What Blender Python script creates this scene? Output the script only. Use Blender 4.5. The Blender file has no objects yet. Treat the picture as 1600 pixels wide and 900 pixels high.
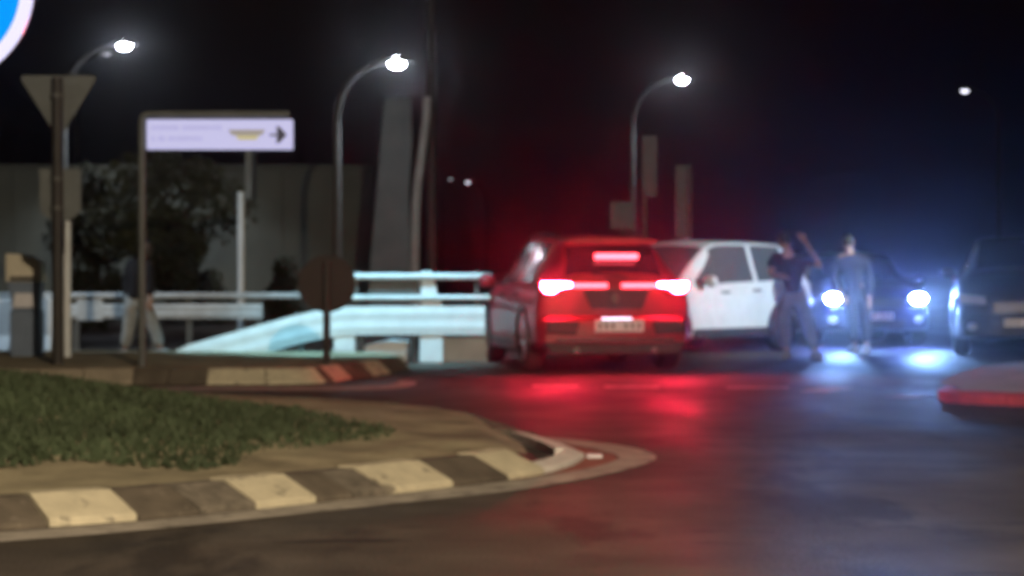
import bpy, bmesh, math, random
from mathutils import Vector, Matrix, noise
R = math.radians
PI = math.pi
random.seed(7)
SC = bpy.context.scene
COL = SC.collection

# ------------------------------------------------------------------ camera, sky, exposure
CAM_H, FPX, HZ = 1.2, 3600.0, 418.0          # eye height, focal length in photo pixels, horizon row
cam_d = bpy.data.cameras.new('camera')
cam = bpy.data.objects.new('camera', cam_d); COL.objects.link(cam)
cam.location = (0, 0, CAM_H)
cam.rotation_euler = (R(90) - math.atan((450 - HZ) / FPX), 0, 0)
cam_d.sensor_width = 36
cam_d.lens = 36 * FPX / 1600
cam_d.clip_start = 0.1; cam_d.clip_end = 2000
cam_d.dof.use_dof = True
cam_d.dof.focus_distance = 3.2
cam_d.dof.aperture_fstop = 8.5
SC.camera = cam

world = bpy.data.worlds.new('World'); SC.world = world
world.use_nodes = True
wn = world.node_tree
sky = wn.nodes.new('ShaderNodeTexSky')
sky.sky_type = 'NISHITA'; sky.sun_disc = False
sky.sun_elevation = R(-3); sky.sun_rotation = R(200)
bg = wn.nodes['Background']
wn.links.new(sky.outputs['Color'], bg.inputs['Color'])
bg.inputs['Strength'].default_value = 0.05

SC.view_settings.view_transform = 'Standard'
SC.view_settings.look = 'None'
SC.view_settings.exposure = 0.0
SC.view_settings.gamma = 1.0
SC.cycles.use_denoising = True
SC.cycles.sample_clamp_indirect = 4.0
SC.cycles.max_bounces = 6
SC.cycles.volume_bounces = 0
SC.cycles.filter_width = 2.2

HAZE_DENSITY, HAZE_G = 0.0011, 0.96


def ground(x, y, z=0.0):
    """photo pixel -> point where that sight line meets the level z"""
    d = (CAM_H - z) * FPX / (y - HZ)
    return Vector(((x - 800) * d / FPX, d, z))


def at(x, y, d):
    """photo pixel -> point at distance d"""
    return Vector(((x - 800) * d / FPX, d, CAM_H - (y - HZ) * d / FPX))


# ------------------------------------------------------------------ materials
def mat(name, col, rough=0.6, metal=0.0, var=0.15, scale=6.0, bump=0.0, bscale=40.0, spec=0.5, coat=0.0):
    m = bpy.data.materials.new(name); m.use_nodes = True
    nt = m.node_tree; p = nt.nodes['Principled BSDF']
    p.inputs['Roughness'].default_value = rough
    p.inputs['Metallic'].default_value = metal
    p.inputs['Specular IOR Level'].default_value = spec
    if coat:
        p.inputs['Coat Weight'].default_value = coat
        p.inputs['Coat Roughness'].default_value = 0.06
    tc = nt.nodes.new('ShaderNodeTexCoord')
    n = nt.nodes.new('ShaderNodeTexNoise'); n.inputs['Scale'].default_value = scale
    n.inputs['Detail'].default_value = 6
    nt.links.new(tc.outputs['Object'], n.inputs['Vector'])
    r = nt.nodes.new('ShaderNodeValToRGB')
    r.color_ramp.elements[0].position = 0.3; r.color_ramp.elements[1].position = 0.7
    r.color_ramp.elements[0].color = tuple(c * (1 - var) for c in col) + (1,)
    r.color_ramp.elements[1].color = tuple(min(1, c * (1 + var)) for c in col) + (1,)
    nt.links.new(n.outputs['Fac'], r.inputs['Fac'])
    nt.links.new(r.outputs['Color'], p.inputs['Base Color'])
    if bump:
        n2 = nt.nodes.new('ShaderNodeTexNoise'); n2.inputs['Scale'].default_value = bscale
        n2.inputs['Detail'].default_value = 5
        nt.links.new(tc.outputs['Object'], n2.inputs['Vector'])
        b = nt.nodes.new('ShaderNodeBump'); b.inputs['Strength'].default_value = bump
        b.inputs['Distance'].default_value = 0.02
        nt.links.new(n2.outputs['Fac'], b.inputs['Height'])
        nt.links.new(b.outputs['Normal'], p.inputs['Normal'])
    return m


def glow(name, col, strength):
    m = bpy.data.materials.new(name); m.use_nodes = True
    p = m.node_tree.nodes['Principled BSDF']
    p.inputs['Base Color'].default_value = tuple(min(1, c) * 0.5 for c in col) + (1,)
    p.inputs['Emission Color'].default_value = tuple(col) + (1,)
    p.inputs['Emission Strength'].default_value = strength
    p.inputs['Roughness'].default_value = 0.2
    return m


def glass(name, col, rough=0.14):
    m = mat(name, col, rough=rough, var=0.05, spec=0.8)
    return m


M = {}
M['asphalt'] = mat('asphalt', (0.092, 0.078, 0.064), rough=0.42, var=0.3, scale=1.3, bump=0.6, bscale=42, spec=0.07)
# worn, patchy asphalt: two scales of colour, patchy gloss
_nt = M['asphalt'].node_tree; _p = _nt.nodes['Principled BSDF']
_tc = [n for n in _nt.nodes if n.type == 'TEX_COORD'][0]
_n = _nt.nodes.new('ShaderNodeTexNoise'); _n.inputs['Scale'].default_value = 0.55; _n.inputs['Detail'].default_value = 5
_map = _nt.nodes.new('ShaderNodeMapping'); _map.inputs['Scale'].default_value = (1.0, 0.35, 1.0)
_nt.links.new(_tc.outputs['Object'], _map.inputs['Vector']); _nt.links.new(_map.outputs['Vector'], _n.inputs['Vector'])
_mr = _nt.nodes.new('ShaderNodeMapRange')
_mr.inputs['From Min'].default_value = 0.3; _mr.inputs['From Max'].default_value = 0.7
_mr.inputs['To Min'].default_value = 0.42; _mr.inputs['To Max'].default_value = 0.78
_nt.links.new(_n.outputs['Fac'], _mr.inputs['Value']); _nt.links.new(_mr.outputs['Result'], _p.inputs['Roughness'])


def wear(m, col, scale, lo, hi, amount=1.0, stretch=(1, 1, 1)):
    """chips and patches: a second colour shows where a noise passes a threshold"""
    nt = m.node_tree; p = nt.nodes['Principled BSDF']
    src = p.inputs['Base Color'].links[0].from_socket
    tc = nt.nodes.new('ShaderNodeTexCoord'); mp = nt.nodes.new('ShaderNodeMapping'); mp.inputs['Scale'].default_value = stretch
    n = nt.nodes.new('ShaderNodeTexNoise'); n.inputs['Scale'].default_value = scale; n.inputs['Detail'].default_value = 8; n.inputs['Roughness'].default_value = 0.65
    mr = nt.nodes.new('ShaderNodeMapRange'); mr.inputs['From Min'].default_value = lo; mr.inputs['From Max'].default_value = hi; mr.inputs['To Max'].default_value = amount
    mx = nt.nodes.new('ShaderNodeMix'); mx.data_type = 'RGBA'
    nt.links.new(tc.outputs['Object'], mp.inputs['Vector']); nt.links.new(mp.outputs['Vector'], n.inputs['Vector'])
    nt.links.new(n.outputs['Fac'], mr.inputs['Value']); nt.links.new(mr.outputs['Result'], mx.inputs['Factor'])
    nt.links.new(src, mx.inputs['A']); mx.inputs['B'].default_value = tuple(col) + (1,)
    nt.links.new(mx.outputs['Result'], p.inputs['Base Color'])


wear(M['asphalt'], (0.14, 0.125, 0.11), 70, .60, .70, .7)
wear(M['asphalt'], (0.038, 0.034, 0.030), 0.9, .53, .60, .75, (1, .3, 1))
wear(M['asphalt'], (0.03, 0.028, 0.026), 2.6, .60, .63, .7, (.35, 1.2, 1))
M['earth'] = mat('earth', (0.34, 0.295, 0.19), rough=0.95, var=0.35, scale=2.5, bump=0.8, bscale=18)
M['terrain'] = mat('terrain', (0.03, 0.028, 0.024), rough=1.0, var=0.3, scale=0.6, spec=0.1)
M['grass'] = mat('grass_blades', (0.050, 0.072, 0.034), rough=0.8, var=0.28, scale=1.6)
M['line'] = mat('road_paint', (0.42, 0.38, 0.32), rough=0.7, var=0.25, scale=5, bump=0.2)
M['kerb_white'] = mat('kerb_white_paint', (0.60, 0.545, 0.39), rough=0.7, var=0.12, scale=9, bump=0.3)
M['nose_paint'] = mat('kerb_nose_paint', (0.76, 0.72, 0.66), rough=0.7, var=0.15, scale=9, bump=0.3)
M['nose_red'] = mat('red_band', (0.34, 0.12, 0.085), rough=0.8, var=0.25, scale=5, bump=0.4)
M['rail_grey'] = mat('weathered_rail_steel', (0.52, 0.56, 0.58), rough=0.6, var=0.25, scale=4, bump=0.2)
M['kerb_beige'] = mat('kerb_beige_concrete', (0.36, 0.31, 0.23), rough=0.9, var=0.25, scale=6, bump=0.4)
M['kerb_dark'] = mat('kerb_bare_concrete', (0.115, 0.096, 0.072), rough=0.9, var=0.3, scale=6, bump=0.5)
M['kerb_worn'] = mat('kerb_worn_paint', (0.16, 0.14, 0.11), rough=0.9, var=0.4, scale=14, bump=0.5)
wear(M['kerb_white'], (0.16, 0.14, 0.11), 7, .56, .64, .8)
wear(M['kerb_dark'], (0.22, 0.19, 0.15), 11, .60, .68, .6)
wear(M['line'], (0.12, 0.105, 0.09), 6, .54, .62, .7)
wear(M['earth'], (0.07, 0.06, 0.035), 2.2, .52, .62, .5)
M['kerb_red'] = mat('kerb_red_paint', (0.5, 0.05, 0.06), rough=0.6, var=0.2, scale=7, bump=0.2)
M['paving'] = mat('paving_concrete', (0.40, 0.38, 0.36), rough=0.9, var=0.2, scale=4, bump=0.3)
M['galv'] = mat('galvanised_steel', (0.11, 0.115, 0.11), rough=0.6, metal=0.1, var=0.15, scale=8)
M['sign_back'] = mat('sign_back_metal', (0.13, 0.145, 0.145), rough=0.6, metal=0.2, var=0.15, scale=5)
M['dark_metal'] = mat('dark_metal', (0.035, 0.032, 0.03), rough=0.6, var=0.2)
M['brown_sign'] = mat('brown_sign_back', (0.030, 0.020, 0.018), rough=0.7, var=0.2)
M['white_steel'] = mat('white_steel', (0.74, 0.78, 0.80), rough=0.5, var=0.08, scale=5, bump=0.1)
M['concrete'] = mat('pale_concrete', (0.46, 0.47, 0.46), rough=0.9, var=0.15, scale=3, bump=0.4)
M['wall'] = mat('wall_render', (0.125, 0.135, 0.11), rough=0.95, var=0.18, scale=0.9, bump=0.3)
M['pylon'] = mat('pylon_concrete', (0.19, 0.22, 0.23), rough=0.9, var=0.2, scale=1.5, bump=0.4)
M['bark'] = mat('bark', (0.05, 0.04, 0.03), rough=1, var=0.3, scale=8, bump=0.6)
M['leaf'] = mat('leaf', (0.07, 0.08, 0.034), rough=0.8, var=0.5, scale=0.9)
M['leaf_dark'] = mat('leaf_dark', (0.024, 0.028, 0.012), rough=0.9, var=0.5, scale=1.5)
M['cream'] = mat('cream_panel', (0.60, 0.56, 0.44), rough=0.6, var=0.1)
M['cabinet'] = mat('cabinet_grey', (0.15, 0.20, 0.28), rough=0.5, var=0.1)
M['white_plastic'] = mat('white_plastic', (0.7, 0.7, 0.74), rough=0.4, var=0.06)
M['tyre'] = mat('tyre_rubber', (0.018, 0.018, 0.02), rough=0.85, var=0.2)
M['rim'] = mat('alloy_rim', (0.4, 0.4, 0.42), rough=0.35, metal=0.9)
M['trim'] = mat('black_trim', (0.02, 0.02, 0.022), rough=0.55, var=0.2)
M['chrome'] = mat('chrome', (0.6, 0.6, 0.62), rough=0.2, metal=1.0)
M['car_glass'] = glass('car_glass', (0.012, 0.013, 0.016))
M['pale_glass'] = glass('pale_car_glass', (0.07, 0.08, 0.09), 0.25)
M['red_paint'] = mat('red_car_paint', (0.26, 0.014, 0.023), rough=0.5, var=0.12, coat=0.25)
M['white_paint'] = mat('white_car_paint', (0.60, 0.62, 0.63), rough=0.4, var=0.06, coat=0.6)
M['navy_paint'] = mat('dark_blue_car_paint', (0.02, 0.025, 0.05), rough=0.3, var=0.1, coat=1.0)
M['black_paint'] = mat('dark_grey_car_paint', (0.03, 0.033, 0.042), rough=0.5, var=0.1, coat=0.2)
M['lens_off'] = mat('clear_lens', (0.35, 0.36, 0.4), rough=0.12, spec=0.8)
M['red_lens'] = mat('red_lens', (0.3, 0.01, 0.012), rough=0.15)
M['plate'] = mat('number_plate', (0.80, 0.79, 0.84), rough=0.4, var=0.05)
M['ink'] = mat('dark_ink', (0.03, 0.03, 0.045), rough=0.6)
M['skin'] = mat('skin', (0.42, 0.26, 0.19), rough=0.55, var=0.08)
M['hair'] = mat('dark_hair', (0.015, 0.012, 0.01), rough=0.6, var=0.3, scale=40)
M['black_cloth'] = mat('black_cloth', (0.008, 0.007, 0.010), rough=0.9, var=0.3, scale=10, bump=0.4)
M['jeans'] = mat('faded_jeans', (0.17, 0.2, 0.30), rough=0.9, var=0.3, scale=7, bump=0.4)
M['grey_cloth'] = mat('grey_cloth', (0.018, 0.02, 0.026), rough=0.9, var=0.25, scale=8, bump=0.4)
M['pale_cloth'] = mat('pale_cloth', (0.34, 0.36, 0.36), rough=0.9, var=0.2, scale=8, bump=0.4)
M['shoe'] = mat('shoe', (0.3, 0.3, 0.32), rough=0.6)
M['blue_face'] = glow('emissive_blue_sign_face', (0.0, 0.24, 1.0), 0.95)
M['white_border'] = glow('emissive_white_border', (0.66, 0.68, 1.0), 0.85)
M['sign_face'] = glow('emissive_sign_face', (0.52, 0.52, 0.80), 0.92)
M['sign_text'] = glow('emissive_lilac_print', (0.42, 0.41, 0.66), 0.80)
M['sign_tan'] = glow('emissive_tan_print', (0.36, 0.33, 0.30), 0.75)
M['sign_yellow'] = glow('emissive_yellow_print', (0.55, 0.50, 0.25), 0.80)
M['sign_ink'] = mat('sign_ink', (0.09, 0.10, 0.19), rough=0.6)
M['lamp_led'] = glow('street_led', (0.80, 0.86, 1.0), 210)
M['lamp_far'] = glow('far_led', (0.85, 0.85, 1.0), 3.2)
M['lamp_dim'] = glow('dim_led', (0.8, 0.82, 0.9), 1.0)
M['brake'] = glow('brake_light', (1.0, 0.02, 0.055), 720)
M['brake_bar'] = glow('brake_bar', (1.0, 0.06, 0.085), 11)
M['head'] = glow('xenon_headlight', (0.15, 0.25, 1.0), 900)
M['fog_glow'] = glow('fog_lamp_glow', (0.45, 0.6, 1.0), 1.0)
M['head_warm'] = glow('small_lamp', (0.8, 0.78, 1.0), 4.5)


# ------------------------------------------------------------------ mesh helpers
class MB:
    def __init__(s):
        s.v = []; s.f = []

    def add(s, vs, fs):
        o = len(s.v); s.v += [tuple(v) for v in vs]; s.f += [tuple(i + o for i in f) for f in fs]
        return s

    def box(s, c, size, rot=None):
        x, y, z = (d / 2 for d in size)
        vs = [Vector((a * x, b * y, e * z)) for a in (-1, 1) for b in (-1, 1) for e in (-1, 1)]
        if rot is not None:
            vs = [rot @ v for v in vs]
        c = Vector(c)
        return s.add([v + c for v in vs], [(0, 1, 3, 2), (4, 6, 7, 5), (0, 4, 5, 1), (2, 3, 7, 6), (0, 2, 6, 4), (1, 5, 7, 3)])

    def tube(s, pts, rad, n=10, cap=True):
        pts = [Vector(p) for p in pts]
        if not isinstance(rad, (list, tuple)):
            rad = [rad] * len(pts)
        rings = []; prev = None
        for i, p in enumerate(pts):
            t = (pts[min(i + 1, len(pts) - 1)] - pts[max(i - 1, 0)]).normalized()
            if prev is None:
                up = Vector((0, 0, 1)) if abs(t.z) < 0.9 else Vector((1, 0, 0))
                a = t.cross(up).normalized()
            else:
                a = (prev - t * prev.dot(t)).normalized()
            prev = a; b = t.cross(a)
            rings.append([p + (a * math.cos(2 * PI * k / n) + b * math.sin(2 * PI * k / n)) * rad[i] for k in range(n)])
        vs = [v for r in rings for v in r]; fs = []
        for i in range(len(rings) - 1):
            for k in range(n):
                fs.append((i * n + k, i * n + (k + 1) % n, (i + 1) * n + (k + 1) % n, (i + 1) * n + k))
        if cap:
            fs.append(tuple(reversed(range(n)))); fs.append(tuple((len(rings) - 1) * n + k for k in range(n)))
        return s.add(vs, fs)

    def prism(s, poly, y0, y1):
        """poly in (x,z), extruded along y"""
        n = len(poly)
        vs = [(x, y0, z) for x, z in poly] + [(x, y1, z) for x, z in poly]
        fs = [tuple(range(n)), tuple(reversed(range(n, 2 * n)))]
        fs += [(i + n, (i + 1) % n + n, (i + 1) % n, i) for i in range(n)]
        return s.add(vs, fs)

    def ball(s, c, r, n=12, m=8, sq=(1, 1, 1)):
        c = Vector(c); vs = []; fs = []
        for j in range(m + 1):
            th = PI * j / m
            for k in range(n):
                ph = 2 * PI * k / n
                vs.append(c + Vector((r * sq[0] * math.sin(th) * math.cos(ph), r * sq[1] * math.sin(th) * math.sin(ph), r * sq[2] * math.cos(th))))
        for j in range(m):
            for k in range(n):
                fs.append((j * n + k, (j + 1) * n + k, (j + 1) * n + (k + 1) % n, j * n + (k + 1) % n))
        return s.add(vs, fs)

    def mesh(s, name, m, smooth=False, angle=35):
        me = bpy.data.meshes.new(name)
        me.from_pydata(s.v, [], s.f)
        bm = bmesh.new(); bm.from_mesh(me)
        bmesh.ops.remove_doubles(bm, verts=bm.verts, dist=1e-5)
        bmesh.ops.recalc_face_normals(bm, faces=bm.faces)
        bm.to_mesh(me); bm.free()
        if smooth:
            me.polygons.foreach_set('use_smooth', [True] * len(me.polygons))
            me.set_sharp_from_angle(angle=R(angle))
        me.materials.append(m)
        return me

    def build(s, name, m, parent=None, smooth=False, bevel=0.0, loc=None):
        o = bpy.data.objects.new(name, s.mesh(name, m, smooth)); COL.objects.link(o)
        if parent is not None:
            o.parent = parent
        if loc is not None:
            o.location = loc
        if bevel:
            b = o.modifiers.new('bevel', 'BEVEL'); b.width = bevel; b.segments = 2; b.limit_method = 'ANGLE'
        return o


def thing(name, label, cat, loc=(0, 0, 0), rotz=0.0, group=None):
    o = bpy.data.objects.new(name, None); COL.objects.link(o)
    o.location = loc; o.rotation_euler = (0, 0, rotz); o.empty_display_size = 0.2
    o['label'] = label; o['category'] = cat
    if group: o['group'] = group
    return o


def structure(o, label=None, cat=None):
    o['kind'] = 'structure'
    if label: o['label'] = label
    if cat: o['category'] = cat
    return o


def lamp(name, kind, loc, power, col, parent=None, size=0.1, aim=None, angle=None, blend=0.3):
    d = bpy.data.lights.new(name, kind); d.energy = power; d.color = col
    d.shadow_soft_size = size
    if kind == 'SPOT':
        d.spot_size = angle; d.spot_blend = blend
    o = bpy.data.objects.new(name, d); COL.objects.link(o)
    if parent is not None: o.parent = parent
    o.location = loc
    if aim is not None:
        o.rotation_euler = (Vector(aim) - Vector(loc)).to_track_quat('-Z', 'Y').to_euler()
    return o


# ------------------------------------------------------------------ ground, road, islands
g = MB(); g.add([(-260, -40, -0.012), (260, -40, -0.012), (260, 420, -0.012), (-260, 420, -0.012)], [(0, 1, 2, 3)])
structure(g.build('ground', M['terrain']))
g = MB()
nx, ny = 30, 30
vs = [(-45 + 90 * i / nx, -20 + 95 * j / ny, 0) for j in range(ny + 1) for i in range(nx + 1)]
g.add(vs, [(j * (nx + 1) + i, j * (nx + 1) + i + 1, (j + 1) * (nx + 1) + i + 1, (j + 1) * (nx + 1) + i) for j in range(ny) for i in range(nx)])
structure(g.build('road', M['asphalt']))


def dens(pts, k=6):
    """smooth a pixel polyline (Catmull-Rom)"""
    out = []
    n = len(pts)
    for i in range(n - 1):
        p0 = Vector(pts[max(i - 1, 0)]); p1 = Vector(pts[i]); p2 = Vector(pts[i + 1]); p3 = Vector(pts[min(i + 2, n - 1)])
        for j in range(k):
            t = j / k
            out.append(0.5 * ((2 * p1) + (p2 - p0) * t + (2 * p0 - 5 * p1 + 4 * p2 - p3) * t * t + (3 * p1 - p0 - 3 * p2 + p3) * t ** 3))
    out.append(Vector(pts[-1]))
    return out


def band(name, outer, inner, z, m):
    a = [ground(p[0], p[1], 0) for p in dens(outer)]; b = [ground(p[0], p[1], 0) for p in dens(inner)]
    mb = MB(); n = len(a)
    mb.add([(p.x, p.y, z) for p in a] + [(p.x, p.y, z) for p in b], [(i, i + 1, n + i + 1, n + i) for i in range(n - 1)])
    return structure(mb.build(name, m))


outer = [(-400, 872), (-200, 862), (0, 848), (200, 832), (400, 812), (600, 790), (800, 768), (900, 752), (975, 736), (1018, 722), (1025, 714), (1005, 704), (950, 694), (890, 687), (840, 683)]
inner = [(-400, 858), (-200, 848), (0, 833), (200, 818), (400, 798), (600, 776), (800, 752), (880, 740), (932, 730), (962, 720), (966, 714), (952, 708), (920, 701), (880, 694), (845, 689)]
band('edge_line', outer, inner, 0.004, M['line'])
band('edge_line', [(-200, 613), (100, 612), (300, 611), (480, 611), (600, 609), (645, 603), (650, 597)],
     [(-200, 607), (100, 606), (300, 605), (480, 605), (590, 603), (618, 599), (625, 595)], 0.004, M['line'])


band('red_band', [(800, 753), (880, 741), (931, 731), (960, 721), (963, 714), (950, 708.5), (918, 701.8), (880, 695)],
     [(800, 751), (850, 743), (894, 729), (912, 718), (912, 714), (904, 708), (890, 703), (870, 696)], 0.003, M['nose_red'])  # red-brown tone put into the colour of a flat band inside the nose line


def arc(pts):
    """cumulative curve on the ground with lookup by photo x"""
    return [ground(p[0], p[1]) for p in dens(pts, 10)]


class Foot:
    def __init__(s, pts):
        px = dens(pts, 10)
        s.px = [p[0] for p in px]; s.g = [ground(p[0], p[1]) for p in px]
        s.s = [0.0]
        for a, b in zip(s.g, s.g[1:]):
            s.s.append(s.s[-1] + (b - a).length)

    def at(s, d):
        d = max(0, min(s.s[-1], d))
        for i in range(len(s.s) - 1):
            if s.s[i + 1] >= d:
                t = (d - s.s[i]) / max(1e-9, s.s[i + 1] - s.s[i])
                return s.g[i].lerp(s.g[i + 1], t)
        return s.g[-1]

    def of_x(s, x):
        for i in range(len(s.px) - 1):
            a, b = s.px[i], s.px[i + 1]
            if (a <= x <= b) or (b <= x <= a):
                return s.s[i] + (s.s[i + 1] - s.s[i]) * ((x - a) / (b - a) if b != a else 0)
        return s.s[-1]

    def inward(s, d, sign=1):
        t = (s.at(d + 0.06) - s.at(d - 0.06)).normalized()
        return Vector((-t.y, t.x, 0)) * sign


def kerb_stone(foot, d0, d1, m, parent, lip=0.04, top=0.135, depth=0.24, sign=1, back=0.12, name='kerb_stone'):
    mb = MB(); n = max(2, int((d1 - d0) / 0.12)); gap = 0.006
    rows = []
    for i in range(n + 1):
        d = d0 + gap + (d1 - d0 - 2 * gap) * i / n
        p = foot.at(d); w = foot.inward(d, sign)
        j = random.uniform(-.003, .003)
        rows.append([p + Vector((0, 0, -0.03)), p + Vector((0, 0, lip - .012)), p + w * 0.014 + Vector((0, 0, lip)),
                     p + w * (depth - .02) + Vector((0, 0, top - .008 + j)), p + w * depth + Vector((0, 0, top + j)),
                     p + w * (depth + back) + Vector((0, 0, top + j)), p + w * (depth + back) + Vector((0, 0, -0.03))])
    k = 7
    vs = [v for r in rows for v in r]
    fs = [(i * k + c, i * k + c + 1, (i + 1) * k + c + 1, (i + 1) * k + c) for i in range(n) for c in range(k - 1)]
    fs += [tuple(range(k)), tuple(reversed([n * k + c for c in range(k)]))]
    mb.add(vs, fs)
    return mb.build(name, m, parent)


# --- roundabout island in the foreground
front = Foot([(-400, 853), (-200, 843), (0, 829), (200, 815), (400, 796), (600, 774), (780, 752), (850, 741), (896, 727), (914, 716)])
rear = Foot([(-400, 612), (0, 622), (300, 634), (450, 640), (600, 648), (700, 656), (780, 668), (835, 686), (880, 700), (914, 715)])


def island_height(x, y):
    b = 0.135 + 0.38 * math.exp(-(((x + 4.3) / 2.3) ** 2 + ((y - 15.0) / 2.6) ** 2))
    return b + 0.022 * noise.noise(Vector((x * 2.1, y * 2.1, 3.3))) + 0.010 * noise.noise(Vector((x * 7, y * 7, 1)))


NS, NT = 60, 34
vs = []
for i in range(NS + 1):
    s = i / NS * 0.955
    df = front.s[-1] * s; dr = rear.s[-1] * s
    a = front.at(df) + front.inward(df) * 0.33; b = rear.at(dr) + rear.inward(dr, -1) * 0.33
    for j in range(NT + 1):
        p = a.lerp(b, j / NT)
        e = min(j, NT - j) / NT
        k = min(1, e * 7); q = 1 - .62 * max(0, (s - .80) / .155)
        vs.append((p.x, p.y, (0.124 * (1 - k) + island_height(p.x, p.y) * k) * q))
mb = MB().add(vs, [(i * (NT + 1) + j, (i + 1) * (NT + 1) + j, (i + 1) * (NT + 1) + j + 1, i * (NT + 1) + j + 1) for i in range(NS) for j in range(NT)])
isl = structure(mb.build('roundabout_island', M['earth'], smooth=True))

WH = [(-330, -185), (75, 215), (400, 495), (605, 709), (795, 851)]
edge = -400
for a, b in WH:
    d0, d1 = front.of_x(edge), front.of_x(a)
    n = max(1, round((d1 - d0) / 0.30))
    for k in range(n):
        worn = (k == n - 1 and a in (400, 605))
        kerb_stone(front, d0 + (d1 - d0) * k / n, d0 + (d1 - d0) * (k + 1) / n, M['kerb_worn'] if worn else M['kerb_dark'], isl, lip=0.03 if not worn else 0.04, top=0.128)
    kerb_stone(front, front.of_x(a), front.of_x(b), M['kerb_white'], isl)
    edge = b
# low white painted nose stones
d0 = front.of_x(851); d1 = front.s[-1]
for k in range(2):
    kerb_stone(front, d0 + (d1 - d0) * k / 2, d0 + (d1 - d0) * (k + 1) / 2, M['nose_paint'], isl, lip=0.035, top=0.055, depth=0.10, back=0.03)
n = 16
dn = rear.of_x(838)
for k in range(n):
    kerb_stone(rear, dn * k / n, dn * (k + 1) / n, M['kerb_worn'] if k % 3 == 1 else M['kerb_dark'], isl, sign=-1, top=.135 - .05 * max(0, (k - 11) / 4))
for k in range(2):
    kerb_stone(rear, dn + (rear.s[-1] - dn) * k / 2, dn + (rear.s[-1] - dn) * (k + 1) / 2, M['nose_paint'], isl, lip=0.03, top=0.06, depth=0.13, sign=-1, back=0.06)
p = ground(914, 716)
st = MB().box((0, 0, 0.012), (0.10, 0.10, 0.024)).build('road_stud', M['white_plastic'], bevel=0.008, loc=(p.x + .06, p.y, 0.002))
st['label'] = 'small white road stud at the pointed nose of the roundabout island'; st['category'] = 'road stud'

# grass on the mound
bl = MB(); cnt = 0
rg = random.Random(3)
V, F = [], []
while cnt < 42000:
    x = rg.uniform(-7.6, -0.7); y = rg.uniform(11.2, 17.6)
    e = ((x + 4.3) / 3.4) ** 2 + ((y - 14.2) / 2.95) ** 2
    if e > 1 + 0.25 * noise.noise(Vector((x * 1.5, y * 1.5, 0))): continue
    if e > 0.75 and rg.random() < 0.5: continue
    z = island_height(x, y) - 0.01
    h = rg.uniform(0.025, 0.08) * (1.25 - 0.5 * e); a = rg.uniform(0, 2 * PI); w = rg.uniform(0.010, 0.020)
    dx, dy = math.cos(a), math.sin(a); b = rg.uniform(-.05, .05); c = rg.uniform(-.05, .05)
    o = len(V)
    V += [(x - dx * w, y - dy * w, z), (x + dx * w, y + dy * w, z), (x + b * .4 + dx * w * .6, y + c * .4 + dy * w * .6, z + h * .6), (x + b, y + c, z + h)]
    F += [(o, o + 1, o + 2), (o, o + 2, o + 3)]
    cnt += 1
me = bpy.data.meshes.new('grass'); me.from_pydata(V, [], F); me.materials.append(M['grass'])
go = bpy.data.objects.new('grass', me); COL.objects.link(go)
go['kind'] = 'stuff'; go['label'] = 'short green grass on the roundabout mound'; go['category'] = 'grass'

# --- far splitter island
ff = Foot([(-300, 603), (-100, 602), (60, 602), (205, 601), (400, 601), (505, 599), (545, 593), (600, 586), (640, 579)])
fb = Foot([(-300, 567), (0, 566), (300, 566), (500, 567), (590, 569), (640, 578)])
vs = []
NS = 40
for i in range(NS + 1):
    s = i / NS * 0.97
    a = ff.at(ff.s[-1] * s) + ff.inward(ff.s[-1] * s) * 0.22; b = fb.at(fb.s[-1] * s)
    for j in range(5):
        p = a.lerp(b, j / 4)
        vs.append((p.x, p.y, 0.150 + 0.012 * noise.noise(p * 3) if 0 < j < 4 else 0.146))
mb = MB().add(vs, [(i * 5 + j, (i + 1) * 5 + j, (i + 1) * 5 + j + 1, i * 5 + j + 1) for i in range(NS) for j in range(4)])
isl2 = structure(mb.build('splitter_island', M['earth'], smooth=True))
segs = [(-300, -120, 'kerb_dark'), (-120, 60, 'kerb_beige'), (60, 130, 'kerb_beige'), (130, 207, 'kerb_beige'), (207, 262, 'kerb_dark'), (262, 322, 'kerb_dark'),
        (322, 415, 'kerb_white'), (415, 508, 'kerb_white'), (508, 522, 'kerb_dark'), (522, 548, 'kerb_white'), (548, 582, 'kerb_dark'), (582, 610, 'kerb_white'), (610, 638, 'kerb_dark')]
for a, b, m in segs:
    kerb_stone(ff, ff.of_x(a), ff.of_x(b), M[m], isl2, top=0.16, depth=0.16, back=0.08)
for k in range(10):
    kerb_stone(fb, fb.s[-1] * k / 10, fb.s[-1] * (k + 1) / 10, M['kerb_dark'], isl2, top=0.145, depth=0.1, sign=-1, back=0.05)

# --- kerbed pavement on the right with a red painted kerb
rf = Foot([(1466, 622), (1478, 629), (1520, 632), (1600, 635), (1760, 640), (1900, 646)])
rb = Foot([(1466, 618), (1480, 608), (1520, 592), (1600, 580), (1760, 574), (1900, 570)])
vs = []
NS = 24
for i in range(NS + 1):
    s = i / NS
    a = rf.at(rf.s[-1] * s) + rf.inward(rf.s[-1] * s) * 0.16; b = rb.at(rb.s[-1] * s)
    for j in range(5):
        p = a.lerp(b, j / 4); vs.append((p.x, p.y, 0.108))
mb = MB().add(vs, [(i * 5 + j, (i + 1) * 5 + j, (i + 1) * 5 + j + 1, i * 5 + j + 1) for i in range(NS) for j in range(4)])
pav = structure(mb.build('pavement', M['paving'], smooth=True))
nk = 7
for k in range(nk):
    kerb_stone(rf, rf.s[-1] * k / nk, rf.s[-1] * (k + 1) / nk, M['kerb_red'], pav, lip=0.088, top=0.112, depth=0.08, back=0.05)

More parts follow.
